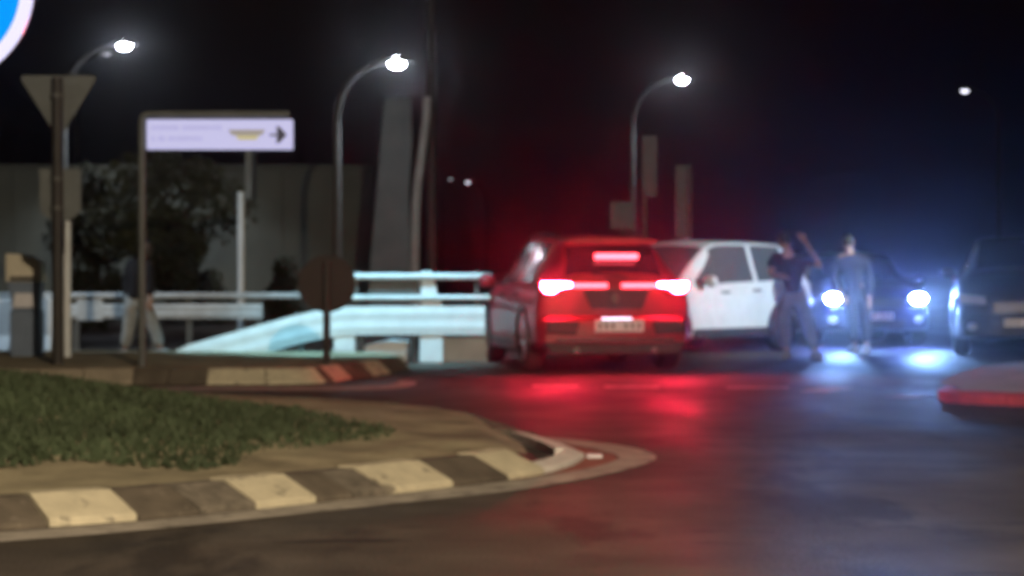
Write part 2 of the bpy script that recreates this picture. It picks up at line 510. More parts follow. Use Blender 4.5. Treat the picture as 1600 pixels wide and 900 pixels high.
# --- broken white line across the entry
for x0, y0, x1, y1 in [(832, 604, 905, 604), (945, 605, 1030, 605), (1135, 606, 1232, 606), (1272, 613, 1312, 606), (1400, 622, 1446, 619)]:
    a = ground(x0, y0); b = ground(x1, y1); t = (b - a).normalized(); w = Vector((-t.y, t.x, 0)) * 0.16
    q = [a - w, b - w, b + w, a + w]
    structure(MB().add([(v.x, v.y, 0.0045) for v in q], [(0, 1, 2, 3)]).build('broken_line', M['line']))

# ------------------------------------------------------------------ street lamps
def street_lamp(head, pole_x, label, led='lamp_led', power=0.0, col=(0.82, 0.88, 1.0), light=True, group='street lamps', steel='galv', lens=0.15, aim=None, angle=R(105), arm_k=1.0, blend=0.5):
    """head: position of the lamp head; pole_x: x of its pole"""
    head = Vector(head)
    base = Vector((pole_x, head.y, 0))
    t = thing('street_lamp', label, 'street lamp', base, 0, group)
    dx = head.x - pole_x; H = head.z
    zc = H - min(abs(dx) * 0.95, 1.6)
    pts = [(0, 0, 0), (0, 0, zc * 0.5), (0, 0, zc)]
    for k in range(1, 9):
        a = k / 8 * PI / 2
        pts.append((dx * 0.92 * (1 - math.cos(a)), 0, zc + (H - zc + 0.04) * math.sin(a)))
    rads = [0.10, 0.085, 0.07] + [0.07 - 0.003 * k for k in range(1, 9)]
    MB().tube(pts, rads, 12).build('pole', M[steel], t, smooth=True)
    MB().tube([(0, 0, 0), (0, 0, 0.5)], [0.14, 0.12], 12).build('base', M['galv'], t, smooth=True)
    sgn = 1 if dx >= 0 else -1
    hd = MB()
    hd.prism([(dx - .36 * sgn, H + .02), (dx - .30 * sgn, H + .10), (dx + .1 * sgn, H + .12), (dx + .34 * sgn, H + .05), (dx + .36 * sgn, H + .02)], -0.15, 0.15)
    h = hd.build('lamp_head', M['galv'], t, bevel=0.015)
    MB().ball((dx, 0, H + 0.02), lens, 14, 8, (1.1, 0.8, 0.75)).build('lamp_lens', M[led], h, smooth=True)
    if power:
        if aim is None:
            lamp('lamp_light', 'SPOT', (dx, 0, H - 0.14), power, col, t, 0.12, (dx, 0, 0), angle, blend)
        else:
            lamp('lamp_light', 'SPOT', (dx, 0, H - 0.14), power, col, t, 0.12, Vector(aim) - base, angle, blend)
    return t


h1 = at(195, 72, 55); street_lamp(h1, at(100, 72, 55).x, 'left street lamp shining above the direction sign', power=900)
h2 = at(620, 100, 45); street_lamp(h2, at(527, 100, 45).x, 'curved street lamp above the tall grey pylon', power=400)
h3 = at(1065, 125, 65); street_lamp(h3, at(988, 125, 65).x, 'curved street lamp behind the red car', power=900)
h4 = at(1507, 142, 80); street_lamp(h4, at(1560, 142, 80).x, 'small distant street lamp over the dark cars', led='lamp_far', steel='dark_metal', lens=0.13)
h5 = at(168, 85, 90); street_lamp(h5, at(120, 85, 90).x, 'faint far lamp just left of the bright one above the sign', led='lamp_dim', steel='dark_metal', lens=0.13)
h6 = at(731, 285, 150); street_lamp(h6, at(760, 285, 150).x, 'tiny far lamp low in the dark sky right of the pylon', led='lamp_far', steel='dark_metal', lens=0.13)
h7 = at(704, 280, 170); street_lamp(h7, at(690, 280, 170).x, 'faintest tiny far lamp beside the pylon mast', led='lamp_dim', steel='dark_metal', lens=0.13)
street_lamp((-7.6, 29.0, 5.2), -8.6, 'added unseen cool lamp beyond the left edge by the barrier blocks', led='lamp_dim', power=620, col=(0.66, 0.84, 1.0), aim=(-4.6, 31.4, 0.4), angle=R(62), blend=0.6)  # unseen lamp, added to brighten the left rail, blocks and walker
# warm lamp behind the camera; cool lamps added out of frame as fill
street_lamp((3.5, -4.0, 8.5), 5.3, 'warm street lamp behind the camera', led='lamp_dim', power=18000, col=(1.0, 0.80, 0.56), aim=(-1.5, 16, 0), angle=R(75), blend=0.8)
street_lamp((-2.0, 26.4, 4.9), -7.4, 'added unseen cool lamp arching over the white guard rail', led='lamp_dim', power=1750, col=(0.36, 0.79, 1.0), aim=(-2.0, 29.3, 0.3), angle=R(54), blend=0.5)  # unseen lamp, added to brighten the guard rail and its ramp
street_lamp((9.6, 28.5, 4.0), 10.7, 'added unseen cool lamp right of the dark cars', led='lamp_dim', power=4600, col=(0.72, 0.88, 1.0), aim=(3.3, 32.6, 0.6), angle=R(25), blend=0.6)  # unseen lamp, added to brighten the side of the white car


# ------------------------------------------------------------------ signs
def post(t, x, z0, z1, r, m, name='post', y=0.0):
    return MB().tube([(x, y, z0), (x, y, z1)], r, 12).build(name, m, t, smooth=True)


# blue round sign, top left; brightness put into face and border as emission
c = at(-100, -20, 10.7)
t = thing('round_sign', 'blue round road sign with a white border at the top left corner', 'road sign', (c.x, c.y, 0.16))
RR = 154 * 10.7 / FPX
def disc(rad0, rad1, y0, y1, n=64, z=0):
    mb = MB(); ring = []
    for k in range(n):
        a = 2 * PI * k / n
        ring += [(rad1 * math.cos(a), y0, z + rad1 * math.sin(a)), (rad1 * math.cos(a), y1, z + rad1 * math.sin(a)),
                 (rad0 * math.cos(a), y0, z + rad0 * math.sin(a)), (rad0 * math.cos(a), y1, z + rad0 * math.sin(a))]
    fs = []
    for k in range(n):
        a = 4 * k; b = 4 * ((k + 1) % n)
        fs += [(a, b, b + 1, a + 1), (a + 2, a + 3, b + 3, b + 2), (a, a + 2, b + 2, b), (a + 1, b + 1, b + 3, a + 3)]
    return mb.add(ring, fs)
def plate_disc(rad, y0, y1, n=64, z=0):
    return MB().tube([(0, y0, z), (0, y1, z)], rad, n)
zc = c.z - 0.16
plate_disc(RR, 0.01, 0.04, z=zc).build('sign_back', M['sign_back'], t)
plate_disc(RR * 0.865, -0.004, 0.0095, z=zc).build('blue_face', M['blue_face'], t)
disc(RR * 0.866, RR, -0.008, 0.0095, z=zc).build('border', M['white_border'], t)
post(t, 0, -0.16, zc + RR * .8, 0.038, M['galv'], y=0.08)

# give-way sign from behind
D = 25.0
c = at(92, 160, D)
t = thing('give_way_sign', 'triangular give way sign seen from behind on a tall dark post', 'road sign', (c.x, D, 0.15))
def rel(x, y, d=D, o=None):
    p = at(x, y, d); return (p.x - o[0], p.z - o[2])
o = t.location
tri = [rel(36, 118, D, o), rel(149, 118, D, o), rel(151, 124, D, o), rel(97, 212, D, o), rel(88, 212, D, o), rel(33, 124, D, o)]
MB().prism(tri, -0.006, 0.0).build('triangle_plate', M['sign_back'], t, bevel=0.003)
for yy in (135, 165):
    x0, z0 = rel(62 if yy == 135 else 72, yy, D, o); x1, _ = rel(122 if yy == 135 else 112, yy, D, o)
    MB().box(((x0 + x1) / 2, -0.012, z0), (x1 - x0, 0.012, 0.035)).build('stiffener', M['sign_back'], t)
pl = [rel(62, 264, D, o), rel(127, 264, D, o), rel(127, 330, D, o), rel(110, 345, D, o), rel(80, 345, D, o), rel(62, 330, D, o)]
MB().prism(pl, -0.006, 0.0).build('lower_plate', M['sign_back'], t, bevel=0.003)
x, z = rel(92, 122, D, o)
post(t, x, -0.16, z, 0.062, M['dark_metal'], y=-0.07)
for yy in (150, 280, 325):
    _, z = rel(92, yy, D, o)
    disc(0.062, 0.075, -0.02, 0.02, 16).build('clamp', M['galv'], t)
    k = COL.objects[-1]; k.rotation_euler = (R(90), 0, 0); k.location = (x, -0.07, z)

# direction sign, its brightness put into face and print as emission
D = 24.6
o = Vector((at(222, 590, D).x, D, 0.14))
t = thing('direction_sign', 'white glowing direction sign with a right pointing arrow on a single bent post', 'direction sign', o)
pr = lambda x, y: rel(x, y, D, o)
x0, zt = pr(222, 179); x1, _ = pr(453, 179)
pts = [(0, 0, -0.15), (0, 0, zt - 0.07), (0.012, 0, zt - 0.03), (0.035, 0, zt - 0.008), (0.075, 0, zt), (x1 * .5, 0, zt), (x1, 0, zt)]
MB().tube(pts, 0.042, 12).build('post', M['sign_back'], t, smooth=True)
(a0, b0), (a1, b1) = pr(230, 234), pr(458, 187)
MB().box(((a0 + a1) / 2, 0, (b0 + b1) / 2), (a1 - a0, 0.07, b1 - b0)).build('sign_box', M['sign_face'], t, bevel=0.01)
MB().box(((a0 + a1) / 2, 0.045, (b0 + b1) / 2), (a1 - a0 - .02, 0.02, b1 - b0 - .02)).build('back_cover', M['galv'], t)
for xx in (270, 345, 420):
    hx, _ = pr(xx, 180)
    MB().box((hx, 0, (zt + b1) / 2), (0.03, 0.03, zt - b1 - 0.02)).build('hanger', M['galv'], t)
txt = MB(); rr = random.Random(5)
for (xs, xe, yy, hh) in ((238, 345, 200, 6.5), (238, 322, 217, 6.5)):
    x = xs
    while x < xe:
        w = rr.uniform(3.2, 5.2)
        if rr.random() < 0.13: x += 5; continue
        (u, v) = pr(x + w / 2, yy)
        txt.box((u, -0.0375, v), (w * .8 * D / FPX, 0.003, hh * rr.choice((1, 1, 0.8)) * D / FPX))
        x += w + 1.0
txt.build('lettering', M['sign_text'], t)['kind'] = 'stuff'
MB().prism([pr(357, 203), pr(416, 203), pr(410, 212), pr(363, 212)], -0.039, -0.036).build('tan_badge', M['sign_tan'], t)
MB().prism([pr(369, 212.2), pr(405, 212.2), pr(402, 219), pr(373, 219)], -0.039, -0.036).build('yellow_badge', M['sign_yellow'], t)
MB().prism([pr(422, 209.5), pr(434, 209.5), pr(432, 198), pr(437, 198), pr(449, 211), pr(437, 224), pr(432, 224), pr(434, 213), pr(422, 213)], -0.039, -0.036).build('arrow', M['sign_ink'], t)

# round sign from behind in front of the guard rail
D = 25.4
o = Vector((at(511, 570, D).x, D, 0.12))
t = thing('round_sign', 'dark brown round sign seen from behind in front of the white guard rail ramp', 'road sign', o)
_, zz = rel(511, 443, D, o)
plate_disc(44 * D / FPX, -0.004, 0.004, z=zz).build('sign_plate', M['brown_sign'], t)
disc(42 * D / FPX, 45 * D / FPX, -0.012, 0.006, z=zz).build('rim', M['brown_sign'], t)
post(t, 0, -0.15, zz + .25, 0.04, M['dark_metal'], y=-0.055)

# pale post and post with an edge-on plate
D = 27.0
o = Vector((at(105, 575, D).x, D, 0))
t = thing('marker_post', 'thin pale post just right of the give way sign post', 'post', o)
_, z1 = rel(105, 348, D, o); post(t, 0, 0, z1, 0.046, M['white_steel'])
MB().ball((0, 0, z1), 0.046, 12, 6, (1, 1, .6)).build('cap', M['white_steel'], t, smooth=True)
MB().tube([(0, 0, 0), (0, 0, 0.04)], 0.10, 12).build('foot_plate', M['galv'], t)
D = 33.0
o = Vector((at(377, 549, D).x, D, 0))
t = thing('edge_on_sign', 'slender pale post with a narrow edge-on plate below the direction sign', 'road sign', o)
_, z1 = rel(377, 300, D, o); post(t, 0, 0, z1, 0.052, M['white_steel'])
(xa, za), (xb, zb) = rel(387, 312, D, o), rel(397, 235, D, o)
MB().box(((xa + xb) / 2, 0, (za + zb) / 2), (xb - xa, 0.6, zb - za)).build('sign_plate', M['sign_back'], t, bevel=0.005)
MB().box((xa / 2, 0, za + .05), (abs(xa) + .06, 0.05, 0.06)).build('bracket', M['galv'], t)

# signs behind the red car
D = 42.0
for (x0, y0, x1, y1, px, lab) in ((1003, 212, 1027, 308, 1007, 'tall narrow sign plate on a thin post behind the red car roof'),
                                  (1055, 258, 1082, 372, 1077, 'upright flat panel with a pale edge behind the open sky right of the lamp')):
    o = Vector((at((x0 + x1) / 2, 500, D).x, D, 0))
    t = thing('narrow_sign', lab, 'road sign', o)
    (xa, za), (xb, zb) = rel(x0, y1, D, o), rel(x1, y0, D, o)
    MB().box(((xa + xb) / 2, 0, (za + zb) / 2), (xb - xa, 0.06, zb - za)).build('sign_plate', M['sign_back'], t, bevel=0.01)
    pxx, _ = rel(px, 300, D, o)
    post(t, pxx, 0, zb if px > 1050 else za + .1, 0.05, M['galv'], y=-0.08)
    D += 1.0
COL.objects
D = 41.0
o = Vector((at(972, 500, D).x, D, 0))
t = thing('small_sign', 'small rounded sign plate just above the red car roof', 'road sign', o)
(xa, za), (xb, zb) = rel(953, 358, D, o), rel(991, 315, D, o)
MB().box(((xa + xb) / 2, 0, (za + zb) / 2), (xb - xa, 0.03, zb - za)).build('sign_plate', M['sign_back'], t, bevel=0.012)
post(t, 0.02, 0, zb - .05, 0.04, M['galv'], y=0.06)

# ------------------------------------------------------------------ roadside cabinet, barriers
D = 27.5
o = Vector((at(42, 575, D).x, D, 0))
t = thing('roadside_cabinet', 'grey roadside cabinet with a cream sloping hood at the left edge', 'cabinet', o)
q = lambda x, y: rel(x, y, D, o)
(xa, za), (xb, zb) = q(20, 575), q(65, 484)
MB().box(((xa + xb) / 2, 0, (zb + 0) / 2), (xb - xa, 0.34, zb)).build('body', M['cabinet'], t, bevel=0.02)
MB().prism([q(13, 440), q(13, 396), q(45, 398), q(68, 410), q(68, 440)], -0.17, 0.17).build('hood', M['cream'], t, bevel=0.015)
MB().prism([q(15, 440.4), q(66, 440.4), q(62, 484), q(24, 484)], -0.13, 0.15).build('neck', M['cabinet'], t, bevel=0.01)
MB().prism([q(20, 432), q(60, 432), q(60, 438), q(20, 438)], -0.176, -0.16).build('slot', M['trim'], t)
MB().prism([q(28, 458), q(55, 458), q(59, 480), q(23, 480)], -0.155, -0.12).build('notice', M['white_plastic'], t)
MB().box((0, 0, 0.03), (0.5, 0.42, 0.06)).build('plinth', M['concrete'], t, bevel=0.01)

D = 30.6
for (xl, xr, y0, y1, lab) in ((-75, 22, 466, 548, 'white concrete barrier block left of the cabinet'), (26, 86, 466, 548, 'white concrete barrier block behind the grey cabinet')):
    o = Vector((at((xl + xr) / 2, 550, D).x, D, 0)); w = (xr - xl) * D / FPX - 0.02
    t = thing('concrete_barrier', lab, 'barrier', o, 0, 'white barrier blocks on the left')
    zt = at(0, y0, D).z
    prof = [(-.28, 0), (-.28, .10), (-.16, .3), (-.10, zt), (.10, zt), (.16, .3), (.28, .10), (.28, 0)]
    mb = MB(); n = len(prof)
    mb.add([(-w / 2, y, z) for y, z in prof] + [(w / 2, y, z) for y, z in prof],
           [tuple(range(n)), tuple(reversed(range(n, 2 * n)))] + [(i, (i + 1) % n, (i + 1) % n + n, i + n) for i in range(n)])
    mb.build('block', M['white_steel'], t, bevel=0.02)
    for s in (-1, 1):
        MB().box((s * w * .3, -.285, .04), (0.12, 0.03, 0.06)).build('lift_slot', M['trim'], t)


def w_beam(mb, path, hgt=0.31, dep=0.085):
    prof = [(-.5, 0), (-.40, 0), (-.30, -1), (-.18, -1), (-.06, -.1), (.06, -.1), (.18, -1), (.30, -1), (.40, 0), (.5, 0)]
    full = [(a * hgt, b * dep) for a, b in prof] + [(a * hgt, b * dep + 0.012) for a, b in reversed(prof)]
    n = len(full); vs = []
    for i, p in enumerate(path):
        p = Vector(p)
        tt = (Vector(path[min(i + 1, len(path) - 1)]) - Vector(path[max(i - 1, 0)])).normalized()
        up = Vector((-tt.z, 0, tt.x))
        for a, b in full:
            vs.append(p + up * a + Vector((0, b, 0)))
    fs = [(i * n + k, i * n + (k + 1) % n, (i + 1) * n + (k + 1) % n, (i + 1) * n + k) for i in range(len(path) - 1) for k in range(n)]
    fs += [tuple(range(n)), tuple(reversed([(len(path) - 1) * n + k for k in range(n)]))]
    return mb.add(vs, fs)


# guard rail with the ramped end
D = 29.0
o = Vector((at(660, 567, D).x, D, 0))
t = thing('guard_rail', 'bright white guard rail with a ramp sloping into the ground left of the red car', 'guard rail', o)
q = lambda x, y: rel(x, y, D, o)
X = lambda x: q(x, 500)[0]
path = [(X(255), 0, -0.12), (X(300), 0, .055), (X(405), 0, .29), (X(470), 0, .435), (X(510), 0, .50), (X(540), 0, .53), (X(600), 0, .535), (X(680), 0, .535), (X(758), 0, .535)]
w_beam(MB(), path, 0.36, 0.014).build('beam', M['white_steel'], t, smooth=True)
for xx in (300, 405, 470):
    zz = {300: .03, 405: .22, 470: .38}[xx]
    MB().box((X(xx), 0.06, zz / 2), (0.07, 0.07, zz)).build('post', M['galv'], t)
MB().box((X(538), 0.10, .20), (0.27, 0.16, .40)).build('post', M['white_steel'], t, bevel=0.015)
pz = q(672, 424)[1]
MB().prism([(X(655), 0), (X(692), 0), (X(692), .70), (X(684), .86), (X(675), pz), (X(657), pz), (X(657), .72)], 0.03, 0.17).build('post', M['white_steel'], t, bevel=0.012)
for yy, rad in ((432, 0.042), (465, 0.034)):
    zz = q(0, yy)[1]
    MB().tube([(X(551), -0.01, zz), (X(672), -0.01, zz), (X(767), -0.01, zz)], rad, 12).build('rail', M['white_steel'], t, smooth=True)
MB().box((X(556), 0.05, .86), (0.05, 0.05, .60)).build('rail_post', M['galv'], t)
MB().box((X(745), 0.05, .86), (0.05, 0.05, .60)).build('rail_post', M['galv'], t)
MB().box((X(563), 0.08, .20), (0.09, 0.1, .40)).build('post', M['dark_metal'], t)
MB().box((X(644), 0.08, .20), (0.06, 0.1, .40)).build('post', M['dark_metal'], t)
MB().prism([(X(566), 0), (X(640), 0), (X(640), .27), (X(610), .29), (X(566), .20)], 0.4, 0.62).build('footing', M['white_steel'], t, bevel=0.02)
MB().box((X(727), 0.35, .19), (0.58, 0.3, .38)).build('footing', M['concrete'], t, bevel=0.02)

MB().prism([(X(574), .87), (X(652), .87), (X(652), 1.04), (X(580), 1.04)], 0.06, 0.075).build('infill_panel', M['galv'], t)

# low pale rail running off to the left
D = 31.8
o = Vector((at(265, 538, D).x, D, 0))
t = thing('low_rail', 'dim grey guard rail running behind the signs on the left', 'guard rail', o)
q = lambda x, y: rel(x, y, D, o); X = lambda x: q(x, 500)[0]
zz = q(0, 486)[1]
w_beam(MB(), [(X(-80), 0, zz), (X(120), 0, zz), (X(260), 0, zz), (X(410), 0, zz)], 0.20, 0.014).build('beam', M['rail_grey'], t, smooth=True)
zt = q(0, 462)[1]
MB().tube([(X(-80), 0, zt), (X(150), 0, zt), (X(470), 0, zt)], 0.045, 10).build('top_rail', M['rail_grey'], t, smooth=True)
for xx in (-60, 60, 118, 240, 295, 405):
    MB().box((X(xx), 0.07, zt / 2), (0.08, 0.08, zt)).build('post', M['galv'], t)
MB().box((X(140), 0.0, q(0, 484)[1]), (0.36, 0.03, .30)).build('panel', M['rail_grey'], t, bevel=0.01)

# ------------------------------------------------------------------ wall, pylon, trees
D = 58.0
o = Vector((at(240, 500, D).x, D, 0))
t = thing('long_wall', 'long plain grey wall in the dark behind the guard rail', 'wall', o)
xl, _ = rel(-260, 0, D, o); xr, zt = rel(583, 258, D, o)
n = 6
for k in range(n):
    a = xl + (xr - xl) * k / n; b = xl + (xr - xl) * (k + 1) / n
    MB().box(((a + b) / 2, 0, (zt - .1) / 2), (b - a - .012, 0.24, zt - .1)).build('wall_panel', M['wall'], t, bevel=0.01)
MB().box(((xl + xr) / 2, 0, zt - .046), (xr - xl + .06, 0.32, 0.09)).build('coping', M['wall'], t, bevel=0.01)

D = 50.0
o = Vector((at(620, 512, D).x, D, 0))
t = thing('pylon', 'tall grey leaning pylon with a pale curved edge rail and a dark mast', 'pylon', o)
q = lambda x, y: rel(x, y, D, o)
outl = [q(576, 515), q(578, 420), q(586, 330), q(594, 240), q(600, 152), q(642, 152), q(645, 220), q(640, 300), q(642, 420), q(644, 515)]
MB().prism(outl, -0.16, 0.2).build('slab', M['pylon'], t, bevel=0.02)
a = [q(650, 515), q(649, 420), q(650, 340), q(653, 290), q(661, 230), q(667, 180), q(667, 153)]
MB().tube([(x, -0.25, z) for x, z in a], [.10, .10, .10, .095, .085, .085, .09], 10).build('edge_rail', M['concrete'], t, smooth=True)
MB().box((q(618, 0)[0], -0.18, q(0, 200)[1]), (0.36, 0.05, 1.0)).build('fin', M['pylon'], t, bevel=0.01)
a, b = q(674, 515), q(672, -40)
MB().tube([(a[0], 0.5, 0), (b[0], 0.5, b[1])], [.14, .10], 12).build('mast', M['dark_metal'], t, smooth=True)
MB().box((0.25, 0.1, 0.12), (2.0, 1.6, 0.24)).build('plinth', M['pylon'], t, bevel=0.02)


def leaves(center, rad, n, m, seed, size=(0.05, 0.11), clumps=14, lo=-1.0):
    rr = random.Random(seed); V, F = [], []
    cs = []
    for _ in range(clumps):
        while True:
            p = Vector((rr.uniform(-1, 1), rr.uniform(-1, 1), rr.uniform(lo, 1)))
            if p.length < 1: break
        cs.append((Vector((center[0] + p.x * rad[0] * .75, center[1] + p.y * rad[1] * .75, center[2] + p.z * rad[2] * .75)), rr.uniform(.28, .5)))
    for _ in range(n):
        c, k = rr.choice(cs)
        d = Vector((rr.gauss(0, 1), rr.gauss(0, 1), rr.gauss(0, 1))).normalized() * (rr.random() ** .5)
        p = c + Vector((d.x * rad[0] * k, d.y * rad[1] * k, d.z * rad[2] * k))
        a = Vector((rr.gauss(0, 1), rr.gauss(0, 1), rr.gauss(0, 1))).normalized()
        b = a.orthogonal().normalized(); s = rr.uniform(*size)
        if p.z < 0.02: continue
        o = len(V); V += [p - a * s, p + b * s * .45, p + a * s, p - b * s * .45]; F.append((o, o + 1, o + 2, o + 3))
    me = bpy.data.meshes.new('crown'); me.from_pydata([tuple(v) for v in V], [], F); me.materials.append(m)
    return me, cs


def tree(name, label, cat, loc, H, rad, n, m, seed, trunk_h, group=None, size=(0.05, 0.11), clumps=14):
    t = thing(name, label, cat, loc, 0, group)
    me, cs = leaves((0, 0, H - rad[2]), rad, n, m, seed, size, clumps)
    k = bpy.data.objects.new('crown', me); COL.objects.link(k); k.parent = t
    mb = MB()
    r0 = 0.035 * H if trunk_h > .6 else 0.03
    mb.tube([(0, 0, -.05), (.03, 0, trunk_h * .5), (0, .02, trunk_h), (0, 0, H - rad[2])], [r0, r0 * .8, r0 * .65, r0 * .4], 9)
    for c, _ in cs[:9]:
        mb.tube([(0, .01, trunk_h * .9), (c.x * .5, c.y * .5, (c.z + trunk_h) / 2 + .1), tuple(c)], [r0 * .5, r0 * .33, r0 * .12], 6)
    mb.build('trunk', M['bark'], t, smooth=True)
    return t


tree('tree', 'dim olive tree with a loose crown behind the direction sign', 'tree', (at(265, 500, 52).x, 52, 0), 3.9, (1.75, 1.6, 1.6), 9000, M['leaf'], 11, 1.2)
tree('tree', 'dark tall tree left of the direction sign post', 'tree', (at(150, 500, 54).x, 54, 0), 4.2, (1.3, 1.4, 1.8), 7500, M['leaf_dark'], 12, 1.3)
tree('bush', 'dark bush between the give way post and the direction sign post', 'bush', (at(145, 512, 44).x, 44, 0), 1.55, (0.75, .7, .8), 2600, M['leaf_dark'], 13, .3, 'dark bushes before the wall')
tree('bush', 'large round dark bush right of the direction sign post', 'bush', (at(295, 512, 44).x, 44, 0), 1.95, (0.95, .8, 1.0), 3600, M['leaf_dark'], 14, .35, 'dark bushes before the wall')
tree('bush', 'small dark bush left of the brown round sign', 'bush', (at(440, 512, 44).x, 44, 0), 1.42, (0.52, .5, .72), 2000, M['leaf_dark'], 15, .3, 'dark bushes before the wall')


# ------------------------------------------------------------------ cars
def pchip(xs, ys):
    n = len(xs); h = [xs[i + 1] - xs[i] for i in range(n - 1)]; d = [(ys[i + 1] - ys[i]) / h[i] for i in range(n - 1)]
    m = [d[0]] + [0 if d[i - 1] * d[i] <= 0 else 2 * d[i - 1] * d[i] / (d[i - 1] + d[i]) for i in range(1, n - 1)] + [d[-1]]

    def f(x):
        x = max(xs[0], min(xs[-1], x)); i = 0
        while i < n - 2 and x > xs[i + 1]: i += 1
        t = (x - xs[i]) / h[i]
        return ((1 + 2 * t) * (1 - t) ** 2 * ys[i] + t * (1 - t) ** 2 * h[i] * m[i] + t * t * (3 - 2 * t) * ys[i + 1] + t * t * (t - 1) * h[i] * m[i + 1])
    return f


class Car:
    """stations: (y, sill z, belt z, roof z, sill half width, widest, belt half width, roof half width), rear to front; +y is forward"""

    def __init__(s, st):
        s.st = st; us = list(range(len(st)))
        s.fn = [pchip(us, [q[k] for q in st]) for k in range(8)]
        s.n = len(st) - 1

    def u(s, y):
        lo, hi = 0.0, float(s.n)
        for _ in range(40):
            m = (lo + hi) / 2
            if s.fn[0](m) < y: lo = m
            else: hi = m
        return (lo + hi) / 2

    def P(s, u, v):
        y, zb, zbelt, zr, ws, wm, wb, wr = (f(u) for f in s.fn)
        side = -1 if v <= 8 else 1
        k = v if v <= 8 else 16 - v
        ctrl = [(0, zb), (ws * .82, zb), (ws, zb + .07), (wm, zb + (zbelt - zb) * .55), (wb, zbelt),
                (wb + (wr - wb) * .55, zbelt + (zr - zbelt) * .5), (wr, zr - .045 * min(1, (zr - zbelt) * 4 + .25)), (wr * .72, zr), (0, zr + .022)]
        i = min(7, int(k)); t = k - i
        p1 = ctrl[i]; p2 = ctrl[i + 1]
        p0 = ctrl[i - 1] if i > 0 else (-ctrl[1][0], ctrl[1][1])
        p3 = ctrl[i + 2] if i < 7 else (-ctrl[7][0], ctrl[7][1])
        out = []
        for c in (0, 1):
            m1 = (p2[c] - p0[c]) * .35; m2 = (p3[c] - p1[c]) * .35
            out.append((2 * t ** 3 - 3 * t * t + 1) * p1[c] + (t ** 3 - 2 * t * t + t) * m1 + (3 * t * t - 2 * t ** 3) * p2[c] + (t ** 3 - t * t) * m2)
        return Vector((side * out[0], y, out[1]))

    def N(s, u, v):
        e = .03
        a = s.P(min(s.n, u + e), v) - s.P(max(0, u - e), v); b = s.P(u, v + e) - s.P(u, v - e)
        n = b.cross(a)
        if n.length < 1e-9: return Vector((0, 0, 1))
        n.normalize()
        c = s.P(u, v) - Vector((0, s.fn[0](u), .7))
        return n if n.dot(Vector((c.x, 0, c.z)) + Vector((0, 0, .001))) >= 0 else -n

    def body(s, m, parent, name='body'):
        mb = MB(); NU, NV = s.n * 5, 64
        vs = [s.P(s.n * i / NU, 16 * j / NV) for i in range(NU + 1) for j in range(NV)]
        fs = [(i * NV + j, i * NV + (j + 1) % NV, (i + 1) * NV + (j + 1) % NV, (i + 1) * NV + j) for i in range(NU) for j in range(NV)]
        mb.add(vs, fs)
        for u, sg in ((0, -1), (s.n, 1)):
            ring = [s.P(u, 16 * j / NV) for j in range(NV)]
            c = sum(ring, Vector()) / NV
            prev = ring
            for k, off in ((.9, .02), (.6, .035), (.2, .04)):
                nx = [c + (p - c) * k + Vector((0, sg * off, 0)) for p in ring]
                mb.add(prev + nx, [(j, (j + 1) % NV, NV + (j + 1) % NV, NV + j) for j in range(NV)])
                prev = nx
            mb.add(prev, [tuple(range(NV))])
        return mb.build(name, m, parent, smooth=True)

    def patch(s, name, m, parent, y0, y1, v0, v1, off=.006, nu=8, nv=8, trim=None):
        """a panel lying on the body; trim(y fraction) may narrow the v range"""
        u0, u1 = s.u(y0), s.u(y1)
        mb = MB(); top, bot = [], []
        for i in range(nu + 1):
            f = i / nu; u = u0 + (u1 - u0) * f
            a, b = v0, v1
            if trim: a, b = trim(f, v0, v1)
            for j in range(nv + 1):
                v = a + (b - a) * j / nv
                p = s.P(u, v); n = s.N(u, v)
                top.append(p + n * off); bot.append(p - n * .012)
        w = nv + 1
        fs = [(i * w + j, i * w + j + 1, (i + 1) * w + j + 1, (i + 1) * w + j) for i in range(nu) for j in range(nv)]
        N0 = len(top)
        fs += [tuple(N0 + k for k in reversed(f)) for f in fs]
        rim = [i * w for i in range(nu + 1)] + [nu * w + j for j in range(1, nv + 1)] + [i * w + nv for i in range(nu - 1, -1, -1)] + [j for j in range(nv - 1, 0, -1)]
        fs += [(rim[k], rim[(k + 1) % len(rim)], N0 + rim[(k + 1) % len(rim)], N0 + rim[k]) for k in range(len(rim))]
        mb.add(top + bot, fs)
        return mb.build(name, m, parent, smooth=True)


